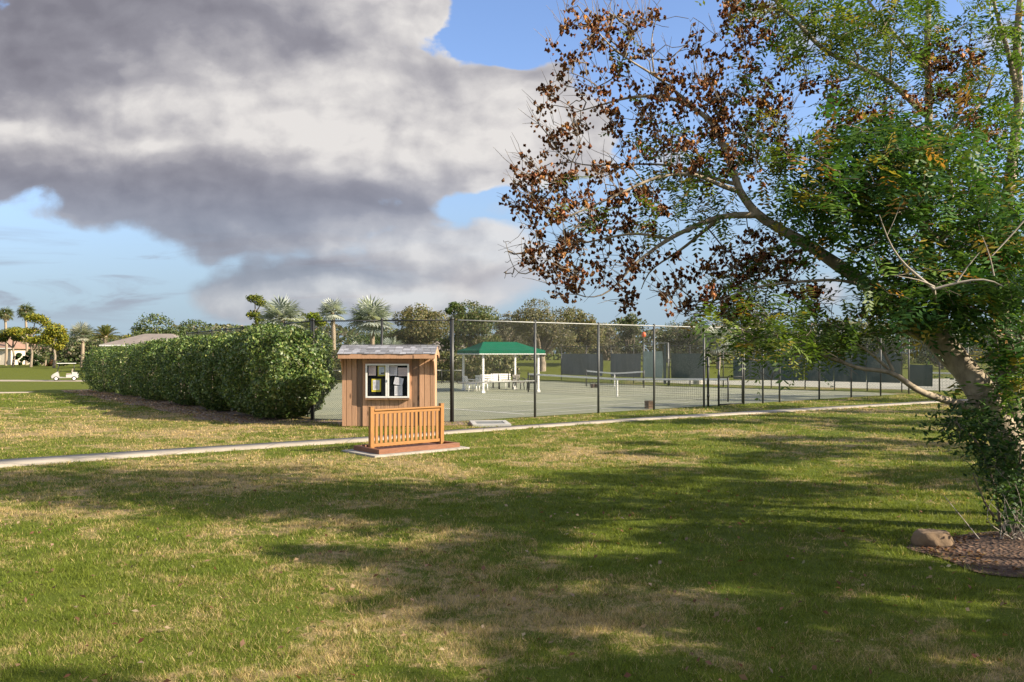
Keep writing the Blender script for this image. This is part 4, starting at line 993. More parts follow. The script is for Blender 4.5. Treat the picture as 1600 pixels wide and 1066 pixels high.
W_PINK = simple('peach_stucco', (.52, .37, .28), (.46, .33, .25), .7, .9); W_CREAM = simple('cream_stucco', (.62, .55, .46), (.56, .50, .42), .7, .9)
R_TERRA = tile_mat('terracotta_tile', (.30, .185, .135), (.24, .15, .11)); R_GREY = tile_mat('grey_brown_tile', (.25, .215, .19), (.19, .165, .15))
house((-94, 150), 13, 10, 2.9, 2.5, 4.5, W_CREAM, R_TERRA, 'cream house with white arched portico and terracotta roof at the far left edge', 0, ((3.8, 1.5, 1.6, 1.4), (-4, 1.5, 1.6, 1.4)), portico=(.8, 2.6, 2.5))
house((-90.5, 166), 8.6, 8, 2.0, 1.75, 2.2, W_PINK, R_TERRA, 'low peach stucco house with tiled hip roof behind the yellow green trees', 0, ((-2.4, 1.1, 1.2, 1.0), (.0, 1.1, 1.2, 1.0)), garage=True)
house((-47.2, 111), 9.6, 9, 3.4, 1.5, 3.6, W_CREAM, R_GREY, 'house with grey brown hip roof showing over the far hedge', 0, ((-2, 1.6, 1.4, 1.2), (2, 1.6, 1.4, 1.2)))
house((-10.3, 128), 9, 8, 2.5, 1.3, 4, W_PINK, R_GREY, 'pinkish house glimpsed between the hedge and oaks behind the kiosk roof', 0, ((-2, 1.4, 1.4, 1.2), (2, 1.4, 1.4, 1.2)))
# ------------------------------------------------------------------ background trees
OLIVE = [(.12, .125, .055), (.165, .155, .075), (.22, .19, .10), (.075, .088, .038)]
OAKG = [(.065, .10, .038), (.095, .13, .05), (.145, .165, .07), (.045, .066, .028)]
GREYG = [(.14, .135, .095), (.20, .185, .135), (.10, .10, .068)]
YELG = [(.16, .18, .022), (.25, .235, .026), (.10, .13, .02), (.31, .275, .035)]
DEEP = [(.022, .045, .014), (.035, .065, .02), (.05, .085, .025)]
def place(px, Y, top):
    x = (px - CX) / F * Y; z0 = gz(x, Y); return x, z0, CH - (top - HY) * Y / F - z0
def crown(rng, lobes, n, size, cols, name, parent, mat, shell=.35, flop=.9, gaps=0.0, aspect=.6):
    C = np.array([l[0] for l in lobes]); R = np.array([l[1] for l in lobes]); w = (R.prod(1)) ** (2 / 3); idx = rng.choice(len(lobes), n, p=w / w.sum())
    d = sphere_dirs(n, rng); r = 1 - shell * rng.random(n) ** 1.5 + .10 * rng.normal(size=n)
    P = C[idx] + d * R[idx] * r[:, None]
    if gaps:
        s = R.mean(); g = np.sin(P[:, 0] * 2.6 / s + 1) * np.sin(P[:, 1] * 2.9 / s) * np.sin(P[:, 2] * 3.1 / s + 2); keep = (np.abs(g) > gaps * .12) | (rng.random(n) < .4); P, d = P[keep], d[keep]
    V, Q = leaf_quads(P, d, size, size * aspect, rng, flop); npmesh(name, V, Q, mat, parent, leaf_cols(len(P), rng, cols))
    return C
def broad_tree(px, Y, top, hw, cols, label, seed, n=8000, leaf=.26, name='oak_tree', cat='tree', low=.28, trunk_r=.28, group='trees beyond the courts', nl=20, flat=.75, gaps=.8, bark=None):
    rng = np.random.default_rng(seed); x, z0, H = place(px, Y, top); R = hw * Y / F * 1.12; low = low * .7
    t = empty(name, (x, Y, z0), 0, label, cat, group)
    lobes = []
    for k in range(nl):
        a = k * 2.4 + rng.uniform(-.3, .3); f = math.sqrt((k + .5) / nl); zc = rng.uniform(low + .16, .84) - .10 * f
        r = R * rng.uniform(.26, .42); hz = H * (low + (.88 - low) * (zc - low) / (.84 - low)) if True else 0
        c = (math.cos(a) * f * (R - r * .8), math.sin(a) * f * (R - r * .8), np.clip(H * zc, H * low + r * .4, H - r * flat * .95)); lobes.append((c, (r, r, r * flat)))
    lobes.append(((rng.uniform(-.2, .2) * R, 0, H - R * .3), (R * .42, R * .42, R * .3)))
    C = crown(rng, lobes, int(n * 1.35), leaf, cols, 'crown', t, M_FAR, gaps=gaps)
    b = NP(); fork = np.array([0, 0, H * low * .9]); b.add(*tube_np(np.array([(0, 0, -.2), (.03 * R, 0, H * low * .45), fork]), np.array([trunk_r * 1.25, trunk_r, trunk_r * .85]), 8))
    for c in C: b.add(*tube_np(np.array([fork - [0, 0, .1], fork * .5 + c * .5 + rng.normal(0, .1 * R, 3), c]), np.array([trunk_r * .55, trunk_r * .3, trunk_r * .08]), 5))
    b.build('trunk', bark or M_BARK, t, True); return t
broad_tree(255, 122, 490, 60, OAKG, 'wide dark oak rising behind the grey brown roof', 11, 11000, .34, low=.2, flat=.55)
broad_tree(215, 130, 512, 22, YELG, 'small yellowish tree left of the wide dark oak', 12, 2500, .3)
broad_tree(655, 96, 474, 50, OLIVE, 'olive brown oak right of the big silver palm', 13, 12000, .25, low=.2)
broad_tree(735, 104, 470, 50, OAKG + OLIVE[:2], 'green topped oak behind the left part of the canopy', 14, 12000, .27, low=.2)
broad_tree(790, 112, 488, 36, GREYG, 'low grey green tree between two oaks above the canopy', 15, 6000, .28, low=.15)
broad_tree(846, 84, 466, 52, GREYG + OLIVE[:2], 'sparse twiggy oak with visible trunk right of the canopy', 16, 12000, .2, low=.33, trunk_r=.36, gaps=1.6)
broad_tree(905, 92, 481, 40, OLIVE, 'rounded olive brown oak above the grey windscreens', 17, 11000, .23, low=.16)
broad_tree(985, 112, 490, 20, OAKG + GREYG, 'slim grey green tree left of the orange ball', 18, 4500, .26, low=.15)
broad_tree(948, 118, 507, 30, GREYG, 'low rounded tree between the olive oak and slim tree', 19, 4500, .3, low=.1)
broad_tree(1038, 105, 518, 17, YELG + OAKG, 'small yellow green tree right of the pale windscreen', 20, 2500, .24, low=.2)
broad_tree(1085, 104, 498, 50, OAKG + GREYG, 'dark grey green oak behind the teal windscreens', 22, 9000, .27, low=.15)
broad_tree(1170, 108, 478, 45, GREYG + OLIVE[:1], 'tall grey green oak behind the low hanging branch', 23, 9000, .28, low=.15)
broad_tree(1262, 112, 508, 48, OLIVE, 'low olive tree behind the fence under the leaning limb', 24, 7000, .28, low=.1)
broad_tree(1365, 118, 512, 50, OAKG, 'low green tree behind the right end of windscreens', 25, 7000, .3, low=.1)
broad_tree(1470, 112, 500, 56, OAKG + OLIVE[:1], 'wide green oak behind the leaning trunk', 26, 7000, .3, low=.1)
broad_tree(1585, 105, 490, 56, GREYG + OAKG, 'grey green oak behind the right edge of the lawn', 27, 6000, .3, low=.1)
broad_tree(455, 118, 500, 60, DEEP + OAKG, 'dark low tree mass behind the silver palms', 28, 7000, .3, low=.1)
broad_tree(590, 112, 520, 70, OAKG + DEEP, 'dark undergrowth tree behind the big silver palm and kiosk', 29, 8000, .28, low=.05, flat=.5)
broad_tree(330, 130, 516, 50, DEEP + GREYG, 'low dark tree behind the fence corner left of the palms', 30, 5000, .3, low=.1)
broad_tree(20, 175, 510, 36, DEEP + OAKG, 'dark tree behind the cream house', 34, 5000, .4, low=.1)
broad_tree(128, 160, 514, 50, DEEP + GREYG, 'dark grey tree behind the silver palm at the far left', 35, 6000, .36, low=.1)
# pad-crowned yellow-green trees near the houses, and the pines
def pad_tree(px, Y, top, hw, cols, label, seed, pads, n=4200, leaf=.32, tr=.22, name='pad_crowned_tree', dark=None):
    rng = np.random.default_rng(seed); x, z0, H = place(px, Y, top); t = empty(name, (x, Y, z0), 0, label, 'tree'); k = Y / F
    lobes = [((dx * k, rng.uniform(-1, 1) * hw * k * .4, H - dz * k), (rx * k, rx * k * .9, rz * k)) for dx, dz, rx, rz in pads]
    C = crown(rng, lobes, n, leaf, cols, 'crown', t, M_FAR, shell=.8, gaps=.6)
    b = NP(); b.add(*tube_np(np.array([(0, 0, -.2), (.2, 0, H * .25), (0, 0, H * .5), C[0]]), np.array([tr, tr * .8, tr * .6, .05]), 7))
    for c in C[1:]:
        s = np.array([0, 0, max(.22 * H, c[2] - abs(c[0]) * .8 - .5)]); b.add(*tube_np(np.array([s, s * .4 + c * .6, c]), np.array([tr * .5, tr * .3, .04]), 5))
    b.build('trunk', M_BARK, t, True)
pad_tree(48, 128, 489, 25, YELG, 'yellow green tree with flat leaf pads in front of the left palms', 41, [(3, 8, 17, 8), (20, 15, 9, 8), (-18, 30, 14, 8), (8, 42, 20, 7), (-2, 28, 14, 6), (26, 34, 8, 8)])
pad_tree(84, 122, 505, 22, YELG, 'yellow green tree with a rounded crown nearest the golf cart', 42, [(0, 12, 16, 11), (-10, 26, 11, 9), (11, 24, 9, 9), (4, 36, 9, 6)])
pad_tree(20, 132, 512, 20, YELG + OAKG, 'low yellow green tree under the leftmost palm', 43, [(0, 8, 16, 7), (-14, 16, 12, 7), (14, 16, 11, 6)])
pad_tree(400, 108, 460, 20, [(.14, .17, .02), (.2, .21, .025), (.06, .09, .025)], 'tall pine with ragged yellow green pads left of the silver palms', 44, [(0, 7, 13, 6), (10, 14, 11, 5), (-4, 32, 11, 7), (-2, 50, 10, 5), (8, 40, 8, 8)], 3200, .26, name='pine_tree')
pad_tree(492, 104, 488, 14, [(.16, .22, .02), (.24, .27, .025), (.07, .11, .02)], 'bright green pine between the two left silver palms', 45, [(-2, 7, 12, 7), (-8, 20, 9, 6), (8, 16, 9, 6), (0, 30, 8, 5)], 2600, .26, name='pine_tree')
pad_tree(712, 110, 472, 14, [(.09, .14, .03), (.06, .10, .025)], 'bright green tree top above the tall fence post', 46, [(-2, 6, 10, 6), (8, 12, 9, 6), (-9, 14, 8, 6)], 1800, .26)
def bushes():
    for k, (px, Y, top, hw, cols, lab) in enumerate(((30, 140, 552, 8, DEEP, 'small dark shrub left of the house portico planting'), (50, 138, 548, 13, DEEP, 'dark rounded shrub at the foot of the yellow green trees'), (66, 140, 556, 8, DEEP + OAKG, 'small dark shrub left of the peach house'),
                                                      (100, 134, 562, 9, OAKG, 'low green shrub in front of the peach garage door'), (80, 134, 563, 6, [(.16, .05, .03), (.1, .06, .03), (.06, .08, .03)], 'low reddish shrub in front of the peach house'))):
        broad_tree(px, Y, top, hw, cols, lab, 60 + k, 1500, .3, name='shrub', cat='shrub', low=.02, trunk_r=.08, group='shrubs in front of the left houses', nl=6)
bushes()
def belt():
    rng = np.random.default_rng(55); n = 52000; px = rng.uniform(-260, 1900, n); Y = rng.uniform(150, 172, n); x = (px - CX) / F * Y
    top = 6.4 + 1.3 * np.sin(x * .11) + .9 * np.sin(x * .31 + 1) + .7 * np.sin(x * .83 + 2) + .4 * np.sin(x * 1.9)
    top = top * (1 - .35 * sstep(60, 95, -x)); z = top * (1 - rng.random(n) ** 1.6 * .98); P = np.c_[x, Y, z + ground_h(x, Y)]
    cl = .75 + .5 * (np.sin(x * .21) * .5 + .5)
    V, Q = leaf_quads(P, np.tile([0, -1.0, .3], (n, 1)), .62, .42, rng, .9); C = leaf_cols(n, rng, OAKG + GREYG + OLIVE[:1]) * np.repeat(cl, 4)[:, None]
    tag(npmesh('far_woodland', V, Q, M_FAR, None, C), kind='stuff', label='distant belt of mixed trees closing the view behind the courts', cat='woodland')
belt()
# ---- palms
def fan_leaf(b, hub, dirv, R, cols, rng, nseg=15, spread=2.3, fold=.25, pet=1.2, droop=.15):
    dirv = norm(np.array(dirv)); side = norm(np.cross(dirv, [0, 0, 1.0]) + 1e-3); up = np.cross(side, dirv); tip0 = hub + dirv * pet
    b.add(*tube_np(np.array([hub, hub + dirv * pet * .5 + [0, 0, .05], tip0]), np.array([.045, .035, .025]), 4), np.array([.16, .17, .09]))
    A = np.linspace(-spread, spread, nseg); V = []
    for a in A:
        d = norm(dirv * math.cos(a) + side * math.sin(a) - up * fold * abs(math.sin(a)) * .8 - np.array([0, 0, droop])); r = R * (1 - .14 * (a / spread) ** 2) * rng.uniform(.92, 1.05)
        w = norm(np.cross(d, up)) * R * spread / nseg * .42
        V += [tip0, tip0 + d * r * .6 + w, tip0 + d * r + np.array([0, 0, -droop * r * .35]), tip0 + d * r * .6 - w]
    c = np.array(cols[rng.integers(len(cols))]) * rng.uniform(.8, 1.2)
    b.add(np.array(V), np.arange(4 * nseg).reshape(-1, 4), np.repeat(c[None] * rng.uniform(.8, 1.2, (nseg, 1)), 4, 0))
def fan_palm(px, Y, top, hw, cols, label, seed, n=34, tr=.2, trunk=True, name='silver_palm', Rk=.52, petk=.5, dead=0, droop=.12):
    rng = np.random.default_rng(seed); x, z0, H = place(px, Y, top); R = hw * Y / F; t = empty(name, (x, Y, z0), 0, label, 'palm tree')
    hub = np.array([0, 0, H - R * .95]); b = NP()
    for k in range(n):
        ph = k * 2.4; el = math.asin(np.clip(1 - 1.55 * (k + .5) / n, -1, 1)) + rng.normal(0, .08)
        fan_leaf(b, hub, (math.cos(ph) * math.cos(el), math.sin(ph) * math.cos(el), math.sin(el)), R * Rk, cols, rng, pet=R * petk, droop=droop)
    for k in range(dead): ph = rng.uniform(0, 6.28); fan_leaf(b, hub - [0, 0, .3], (math.cos(ph) * .5, math.sin(ph) * .5, -.9), R * Rk * .8, [(.26, .2, .13)], rng, pet=R * .3)
    b.build('crown', M_FAR, t)
    m = NP(); zs = np.linspace(-.2, hub[2], 10); m.add(*tube_np(np.c_[.12 * np.sin(zs * .5), 0 * zs, zs], tr * (1.15 - .25 * zs / H) * (1 + .06 * np.cos(np.arange(10) * 3.1)), 8)); m.build('trunk', M_PALMBARK, t, True)
SILVER = [(.25, .29, .275), (.32, .36, .335), (.18, .215, .20), (.40, .43, .39)]
fan_palm(440, 84, 459, 42, SILVER, 'big silver palm with a full crown behind the near hedge', 71, 44)
fan_palm(519, 76, 462, 27, SILVER, 'silver palm with bare brown trunk left of the kiosk roof', 72, 30, .2)
fan_palm(580, 80, 460, 42, SILVER, 'largest silver palm directly above the kiosk roof', 73, 46, .2)
fan_palm(612, 74, 523, 24, SILVER, 'low silver palm half hidden behind the kiosk roof', 74, 24)
fan_palm(560, 72, 530, 20, SILVER, 'low silver palm peeping over the left end of kiosk roof', 75, 20)
fan_palm(128, 128, 501, 22, [(.22, .25, .2), (.3, .31, .25), (.36, .36, .3), (.12, .15, .1)], 'silver palm left of the spiky date palm', 76, 34, .25)
fan_palm(1215, 92, 505, 30, SILVER, 'silver palm behind the low hanging branch', 77, 30)
fan_palm(1122, 90, 503, 32, SILVER, 'pale silver palm behind the teal windscreens', 78, 30)
PALMG = [(.06, .08, .03), (.09, .11, .04), (.13, .13, .06)]
fan_palm(9, 140, 476, 15, PALMG, 'slim fan palm at the far left edge', 79, 26, .2, name='fan_palm', dead=5, droop=.5)
fan_palm(41, 144, 470, 17, PALMG, 'tall fan palm rising over the yellow green trees', 80, 26, .2, name='fan_palm', dead=6, droop=.5)
fan_palm(71, 136, 550, 8, PALMG, 'little fan palm in front of the peach house', 81, 16, .12, name='fan_palm', droop=.4)
def date_palm(px, Y, top, hw, label, seed, nf=36):
    rng = np.random.default_rng(seed); x, z0, H = place(px, Y, top); R = hw * Y / F; t = empty('date_palm', (x, Y, z0), 0, label, 'palm tree'); hub = np.array([0, 0, H - R * 1.05]); b = NP()
    for k in range(nf):
        ph = k * 2.4; el = 1.35 - 1.5 * (k / nf) + rng.normal(0, .06); d = np.array([math.cos(ph) * math.cos(el), math.sin(ph) * math.cos(el), math.sin(el)]); s = np.linspace(0, 1, 12)
        P = hub + d * (s * R * 1.15)[:, None] - np.array([0, 0, 1]) * (s ** 2.2 * R * .32)[:, None]; b.add(*tube_np(P, .045 * (1.1 - s), 3), np.array([.26, .2, .07]))
        T = norm(np.gradient(P, axis=0)); sd = norm(np.cross(T, [0, 0, 1.0]))
        for sg in (-1, 1):
            a = norm(T * .75 + sd * sg + np.array([0, 0, .35])); L = (R * .28 * np.sin(np.pi * np.clip(s * .9 + .12, 0, 1)) + .1)[:, None]; q = P[2:]; a = a[2:]; L = L[2:]; T2 = T[2:]
            q = np.repeat(q, 2, 0) + np.tile([[0], [.5]], (10, 1)) * np.repeat(T2, 2, 0) * R / 11; a = np.repeat(a, 2, 0); L = np.repeat(L, 2, 0); w = np.repeat(T2, 2, 0) * .06
            V = np.stack([q - w, q + a * L * .5 - w * .8, q + a * L, q + a * L * .5 + w * .8], 1).reshape(-1, 3); b.add(V, np.arange(len(V)).reshape(-1, 4), np.repeat(np.array([(.12, .14, .035), (.17, .17, .05), (.08, .11, .03)])[rng.integers(3, size=len(V) // 4)], 4, 0))
    b.build('crown', M_FAR, t); m = NP(); zs = np.linspace(-.2, hub[2] + .2, 8); m.add(*tube_np(np.c_[0 * zs, 0 * zs, zs], .3 + .03 * np.cos(np.arange(8) * 3.1), 8)); m.build('trunk', M_PALMBARK, t, True)
date_palm(165, 118, 503, 23, 'spiky date palm with arching fronds left of the grey brown roof', 82)

# ------------------------------------------------------------------ the golden rain tree and the dark tree leaning over the lawn
def resample(P, step=.12):
    P = np.array(P, float)
    seg = np.linalg.norm(np.diff(P[:, :3], axis=0), axis=1); s = np.r_[0, np.cumsum(seg)]; n = max(4, int(s[-1] / step)); t = np.linspace(0, s[-1], n + 1)
    # smooth with a Catmull-Rom style blend
    out = np.stack([np.interp(t, s, P[:, k]) for k in range(P.shape[1])], 1)
    for _ in range(3):
        out[1:-1] = .25 * out[:-2] + .5 * out[1:-1] + .25 * out[2:]
    return out
def limb(pts):
    """(px, py, depth, radius in m) -> polyline in metres with radius"""
    return resample([(*at(a, b, Y), r) for a, b, Y, r in pts])
def grow(skels, targets, rng, step=.13, k=.0030, sag=.10):
    nodes = [s[:, :3] for s in skels]; nodes = np.concatenate(nodes); n0 = len(nodes)
    d0 = np.array([np.min(np.linalg.norm(nodes - t, axis=1)) for t in targets]); order = np.argsort(d0)
    cap = n0 + int(d0.sum() / step) + 6 * len(targets) + 10; A = np.zeros((cap, 3)); A[:n0] = nodes; n = n0; par = -np.ones(cap, int); paths = []
    for ti in order:
        t = targets[ti]; d = np.linalg.norm(A[:n] - t, axis=1); j = int(np.argmin(d)); L = d[j]
        if L < .03: continue
        m = max(2, int(L / step)); p0 = A[j]; mid = (p0 + t) / 2 + np.array([0, 0, -sag * L]) * rng.uniform(-1.2, .6) + rng.normal(0, .09 * L, 3)
        u = np.linspace(0, 1, m + 1)[1:, None]; P = (1 - u) ** 2 * p0 + 2 * u * (1 - u) * mid + u ** 2 * t; P[:-1] += rng.normal(0, .012, (m - 1 + 0, 3)) if m > 1 else 0
        idx = [j]
        for q in P: A[n] = q; par[n] = idx[-1]; idx.append(n); n += 1
        paths.append(idx)
    flow = np.zeros(n)
    for p in paths: flow[p[-1]] += 1
    for q in range(n - 1, n0 - 1, -1):
        if par[q] >= 0: flow[par[q]] += flow[q]
    rad = np.clip(k * (flow + .3) ** .45, .0022, .03)
    b = NP()
    for p in paths:
        P = A[p]; R = rad[p].copy(); R[0] = R[1]; b.add(*tube_np(P, R, 4))
    return b, A[:n]
def ell_points(e, rng, Yj=.55):
    out = []
    for px, py, rx, ry, Y, n in e:
        a = rng.uniform(0, 2 * np.pi, n); r = np.sqrt(rng.random(n)); qx = px + rx * r * np.cos(a); qy = py + ry * r * np.sin(a)
        dz = rng.normal(0, Yj, n) * (min(rx, ry) / 60) ** .5
        out += [at(x, y, Y + d) for x, y, d in zip(qx, qy, dz)]
    return np.array(out)
def pods_mesh(T, rng, per=(9, 20), spread=.07, size=.054):
    C = []; 
    for t in T: n = rng.integers(*per); C.append(t + rng.normal(0, 1, (n, 3)) * np.array([spread, spread, spread * .8]))
    C = np.concatenate(C); n = len(C); ax = norm(rng.normal(0, .5, (n, 3)) + [0, 0, -1.0]); s1 = norm(np.cross(ax, rng.normal(size=(n, 3)))); s2 = np.cross(ax, s1); L = size * rng.uniform(.6, 1.25, n)[:, None]
    V = [C - ax * L * .55]
    for j in range(3): a = 2 * np.pi * j / 3; V.append(C + (s1 * math.cos(a) + s2 * math.sin(a)) * L * .50 + ax * L * .08)
    V.append(C + ax * L * .6); V = np.stack(V, 1); V += rng.normal(0, .003, V.shape); V = V.reshape(-1, 3)
    o = (np.arange(n) * 5)[:, None]; Q = np.concatenate([o + np.array([0, 1 + j, 4, 1 + (j + 1) % 3]) for j in range(3)])
    cols = np.array([(.46, .215, .12), (.55, .28, .155), (.37, .155, .09), (.62, .36, .21), (.27, .115, .07)]); c = cols[rng.integers(5, size=n)] * rng.uniform(.8, 1.2, (n, 1))
    return V, Q, np.repeat(c, 5, 0)
def pinnate(T, rng, per=(4, 8), L=.30, nl=7, cols=None, w=None, leaf=.10, spread=.11, outw=None):
    P0 = np.repeat(T, rng.integers(per[0], per[1], len(T)), 0); n = len(P0); P0 = P0 + rng.normal(0, spread, (n, 3))
    d = norm(rng.normal(0, .8, (n, 3)) * [1, 1, .5] + [0, 0, -.28]); sd = norm(np.cross(d, [0, 0, 1.0]) + .25 * rng.normal(size=(n, 3))); up = np.cross(sd, d)
    Vs = []; LL = L * rng.uniform(.6, 1.2, n)[:, None]
    for k in range(nl):
        f = (k + .6) / nl
        for sg in (-1, 1):
            a = norm(sd * sg + d * .45 - up * .1 + .15 * rng.normal(size=(n, 3))); ll = leaf * (1 - .45 * abs(f - .45)) * rng.uniform(.85, 1.15, n)[:, None]; p = P0 + d * LL * f + np.array([0, 0, -.06]) * f * f; ww = d * ll * .2
            Vs.append(np.stack([p, p + a * ll * .45 + ww, p + a * ll, p + a * ll * .45 - ww], 1))
    V = np.stack(Vs, 1); m = V.shape[1]; V = V.reshape(-1, 3); cols = np.array(cols); ci = cols[rng.choice(len(cols), n, p=w)] * rng.uniform(.75, 1.25, (n, 1)); C = np.repeat(ci, m * 4, 0)
    return V, np.arange(len(V)).reshape(-1, 4), C
def rain_tree():
    rng = np.random.default_rng(101)
    t = empty('golden_rain_tree', tuple(at(1596, 830, 10.3) * [1, 1, 0]), 0, 'leaning golden rain tree with brown papery seed pods spreading over the lawn', 'tree')
    O = np.array(t.location)
    trunk = [(1600, 838, 10.3, .24), (1592, 760, 10.3, .215), (1574, 690, 10.3, .20), (1545, 632, 10.35, .19), (1524, 596, 10.4, .185), (1488, 555, 10.5, .175), (1443, 508, 10.6, .165), (1400, 478, 10.6, .125), (1348, 441, 10.6, .105), (1264, 383, 10.6, .088), (1180, 336, 10.6, .07), (1156, 299, 10.6, .064)]
    S = [trunk,
         [(1156, 299, 10.6, .058), (1138, 247, 10.7, .05), (1117, 194, 10.8, .044), (1086, 168, 10.9, .038), (1044, 150, 11.0, .032), (986, 150, 11.1, .022), (944, 163, 11.2, .015), (897, 176, 11.2, .008)],
         [(1086, 168, 10.9, .032), (1054, 142, 10.7, .024), (1022, 116, 10.5, .019), (991, 100, 10.4, .016), (954, 74, 10.3, .012), (923, 37, 10.2, .009), (902, 8, 10.2, .006)],
         [(1022, 116, 10.5, .014), (1016, 63, 10.6, .010), (1030, 12, 10.7, .006)],
         [(1156, 299, 10.6, .045), (1122, 290, 10.4, .034), (1096, 273, 10.3, .029), (1054, 270, 10.2, .026), (1012, 281, 10.1, .022), (970, 302, 10.0, .018), (918, 326, 9.9, .013), (865, 347, 9.9, .008), (838, 362, 9.9, .006)],
         [(1150, 288, 10.6, .032), (1110, 278, 10.9, .026), (1075, 263, 11.1, .022), (1030, 256, 11.3, .018), (970, 257, 11.4, .015), (918, 260, 11.5, .012), (881, 252, 11.6, .009), (855, 210, 11.7, .006)],
         [(1180, 336, 10.6, .055), (1128, 336, 10.5, .046), (1096, 349, 10.4, .04), (1044, 373, 10.2, .033), (1023, 389, 10.1, .027), (986, 415, 10.0, .02), (960, 452, 9.9, .014), (933, 470, 9.9, .010), (915, 464, 9.8, .006)],
         [(1044, 373, 10.2, .024), (991, 362, 10.3, .019), (960, 370, 10.4, .017), (918, 378, 10.5, .014), (876, 389, 10.6, .011), (839, 420, 10.7, .010), (813, 439, 10.7, .008), (799, 418, 10.7, .006), (790, 378, 10.7, .004)],
         [(1128, 338, 10.5, .034), (1086, 373, 10.8, .026), (1054, 399, 10.9, .02), (1012, 420, 11.0, .013), (1002, 452, 11.0, .007)],
         [(1440, 505, 10.6, .04), (1390, 462, 10.2, .03), (1317, 436, 10.0, .024), (1233, 441, 9.9, .02), (1159, 452, 9.8, .015), (1107, 483, 9.8, .009), (1070, 495, 9.8, .005)],
         [(1264, 386, 10.6, .035), (1232, 400, 10.9, .025), (1200, 430, 11.1, .016), (1140, 470, 11.2, .008)],
         [(1530, 640, 10.35, .065), (1450, 617, 10.0, .045), (1425, 607, 9.9, .04), (1400, 582, 9.8, .036), (1375, 577, 9.7, .03), (1340, 579, 9.7, .027), (1312, 562, 9.6, .025), (1267, 550, 9.6, .022), (1225, 554, 9.5, .018), (1190, 570, 9.5, .014), (1165, 560, 9.5, .008)],
         [(1396, 580, 9.8, .024), (1375, 540, 9.9, .018), (1362, 507, 9.9, .012), (1350, 480, 9.9, .007)],
         [(1388, 577, 9.8, .022), (1360, 550, 9.7, .018), (1332, 531, 9.7, .014), (1318, 524, 9.7, .010)],
         [(1448, 530, 10.6, .045), (1422, 519, 10.5, .036), (1390, 516, 10.4, .03), (1350, 522, 10.2, .025), (1320, 532, 10.1, .02), (1300, 547, 10.0, .014), (1280, 552, 10.0, .009)],
         [(1478, 545, 10.5, .11), (1466, 470, 10.7, .095), (1452, 400, 10.9, .085), (1440, 330, 11.1, .075), (1448, 240, 11.3, .062), (1452, 168, 11.4, .055), (1448, 60, 11.5, .045), (1455, -60, 11.6, .035), (1440, -200, 11.6, .012)],
         [(1447, 180, 11.4, .05), (1390, 126, 11.2, .045), (1330, 100, 11.0, .04), (1285, 79, 10.9, .036), (1248, 37, 10.8, .03), (1210, 0, 10.7, .024), (1150, -60, 10.6, .010)],
         [(1450, 110, 11.4, .035), (1401, 58, 11.6, .026), (1362, 10, 11.8, .02), (1320, -60, 12, .008)],
         [(1390, 126, 11.2, .02), (1394, 70, 11.0, .014), (1376, 20, 10.9, .007)],
         [(1450, 250, 11.2, .045), (1500, 190, 11.5, .03), (1537, 160, 11.7, .02), (1560, 90, 11.8, .01)]]
    for s_ in S:
        for k_, q_ in enumerate(s_): s_[k_] = (q_[0], q_[1], q_[2], q_[3] * (.8 if q_[0] < 1420 else .9))
    L = [limb(s) for s in S]
    podE = [(905, 60, 42, 62, 10.3, 20), (960, 70, 55, 62, 10.5, 26), (1015, 45, 35, 45, 10.6, 11), (1005, 140, 105, 50, 10.8, 42), (885, 190, 45, 75, 11.1, 26), (960, 215, 85, 55, 11.0, 44), (1085, 175, 85, 60, 10.9, 48), (1150, 120, 60, 50, 10.9, 28),
            (1205, 200, 60, 70, 10.8, 40), (1110, 255, 80, 50, 10.8, 40), (830, 290, 42, 50, 10.6, 28), (910, 305, 80, 45, 10.4, 46), (855, 375, 48, 55, 10.5, 36), (935, 395, 65, 52, 10.2, 42), (1000, 325, 60, 38, 10.3, 26), (878, 445, 26, 26, 10.2, 13), (975, 455, 16, 26, 9.9, 6), (1030, 400, 26, 26, 10.2, 5),
            (1060, 465, 26, 36, 9.9, 15), (1125, 420, 45, 40, 10.6, 26), (1175, 395, 40, 38, 10.8, 22), (1220, 420, 38, 45, 10.8, 20), (1130, 475, 60, 25, 10.0, 20), (1275, 470, 26, 20, 10.0, 9), (985, 478, 14, 8, 9.9, 2),
            (1255, 120, 36, 36, 10.8, 12), (1480, 90, 45, 40, 11.2, 20), (1490, 120, 50, 36, 11.2, 20), (1420, 190, 60, 40, 11, 13), (1495, 170, 40, 26, 11.2, 14), (1545, 210, 20, 18, 11.4, 8), (1300, 145, 60, 30, 10.8, 14), (1190, 40, 40, 30, 10.8, 14), (1140, 20, 20, 25, 10.8, 8), (1120, 70, 50, 30, 10.9, 12), (1330, 190, 60, 24, 10.8, 12), (1560, 420, 30, 30, 10.8, 8), (1380, 500, 40, 30, 10.4, 5)]
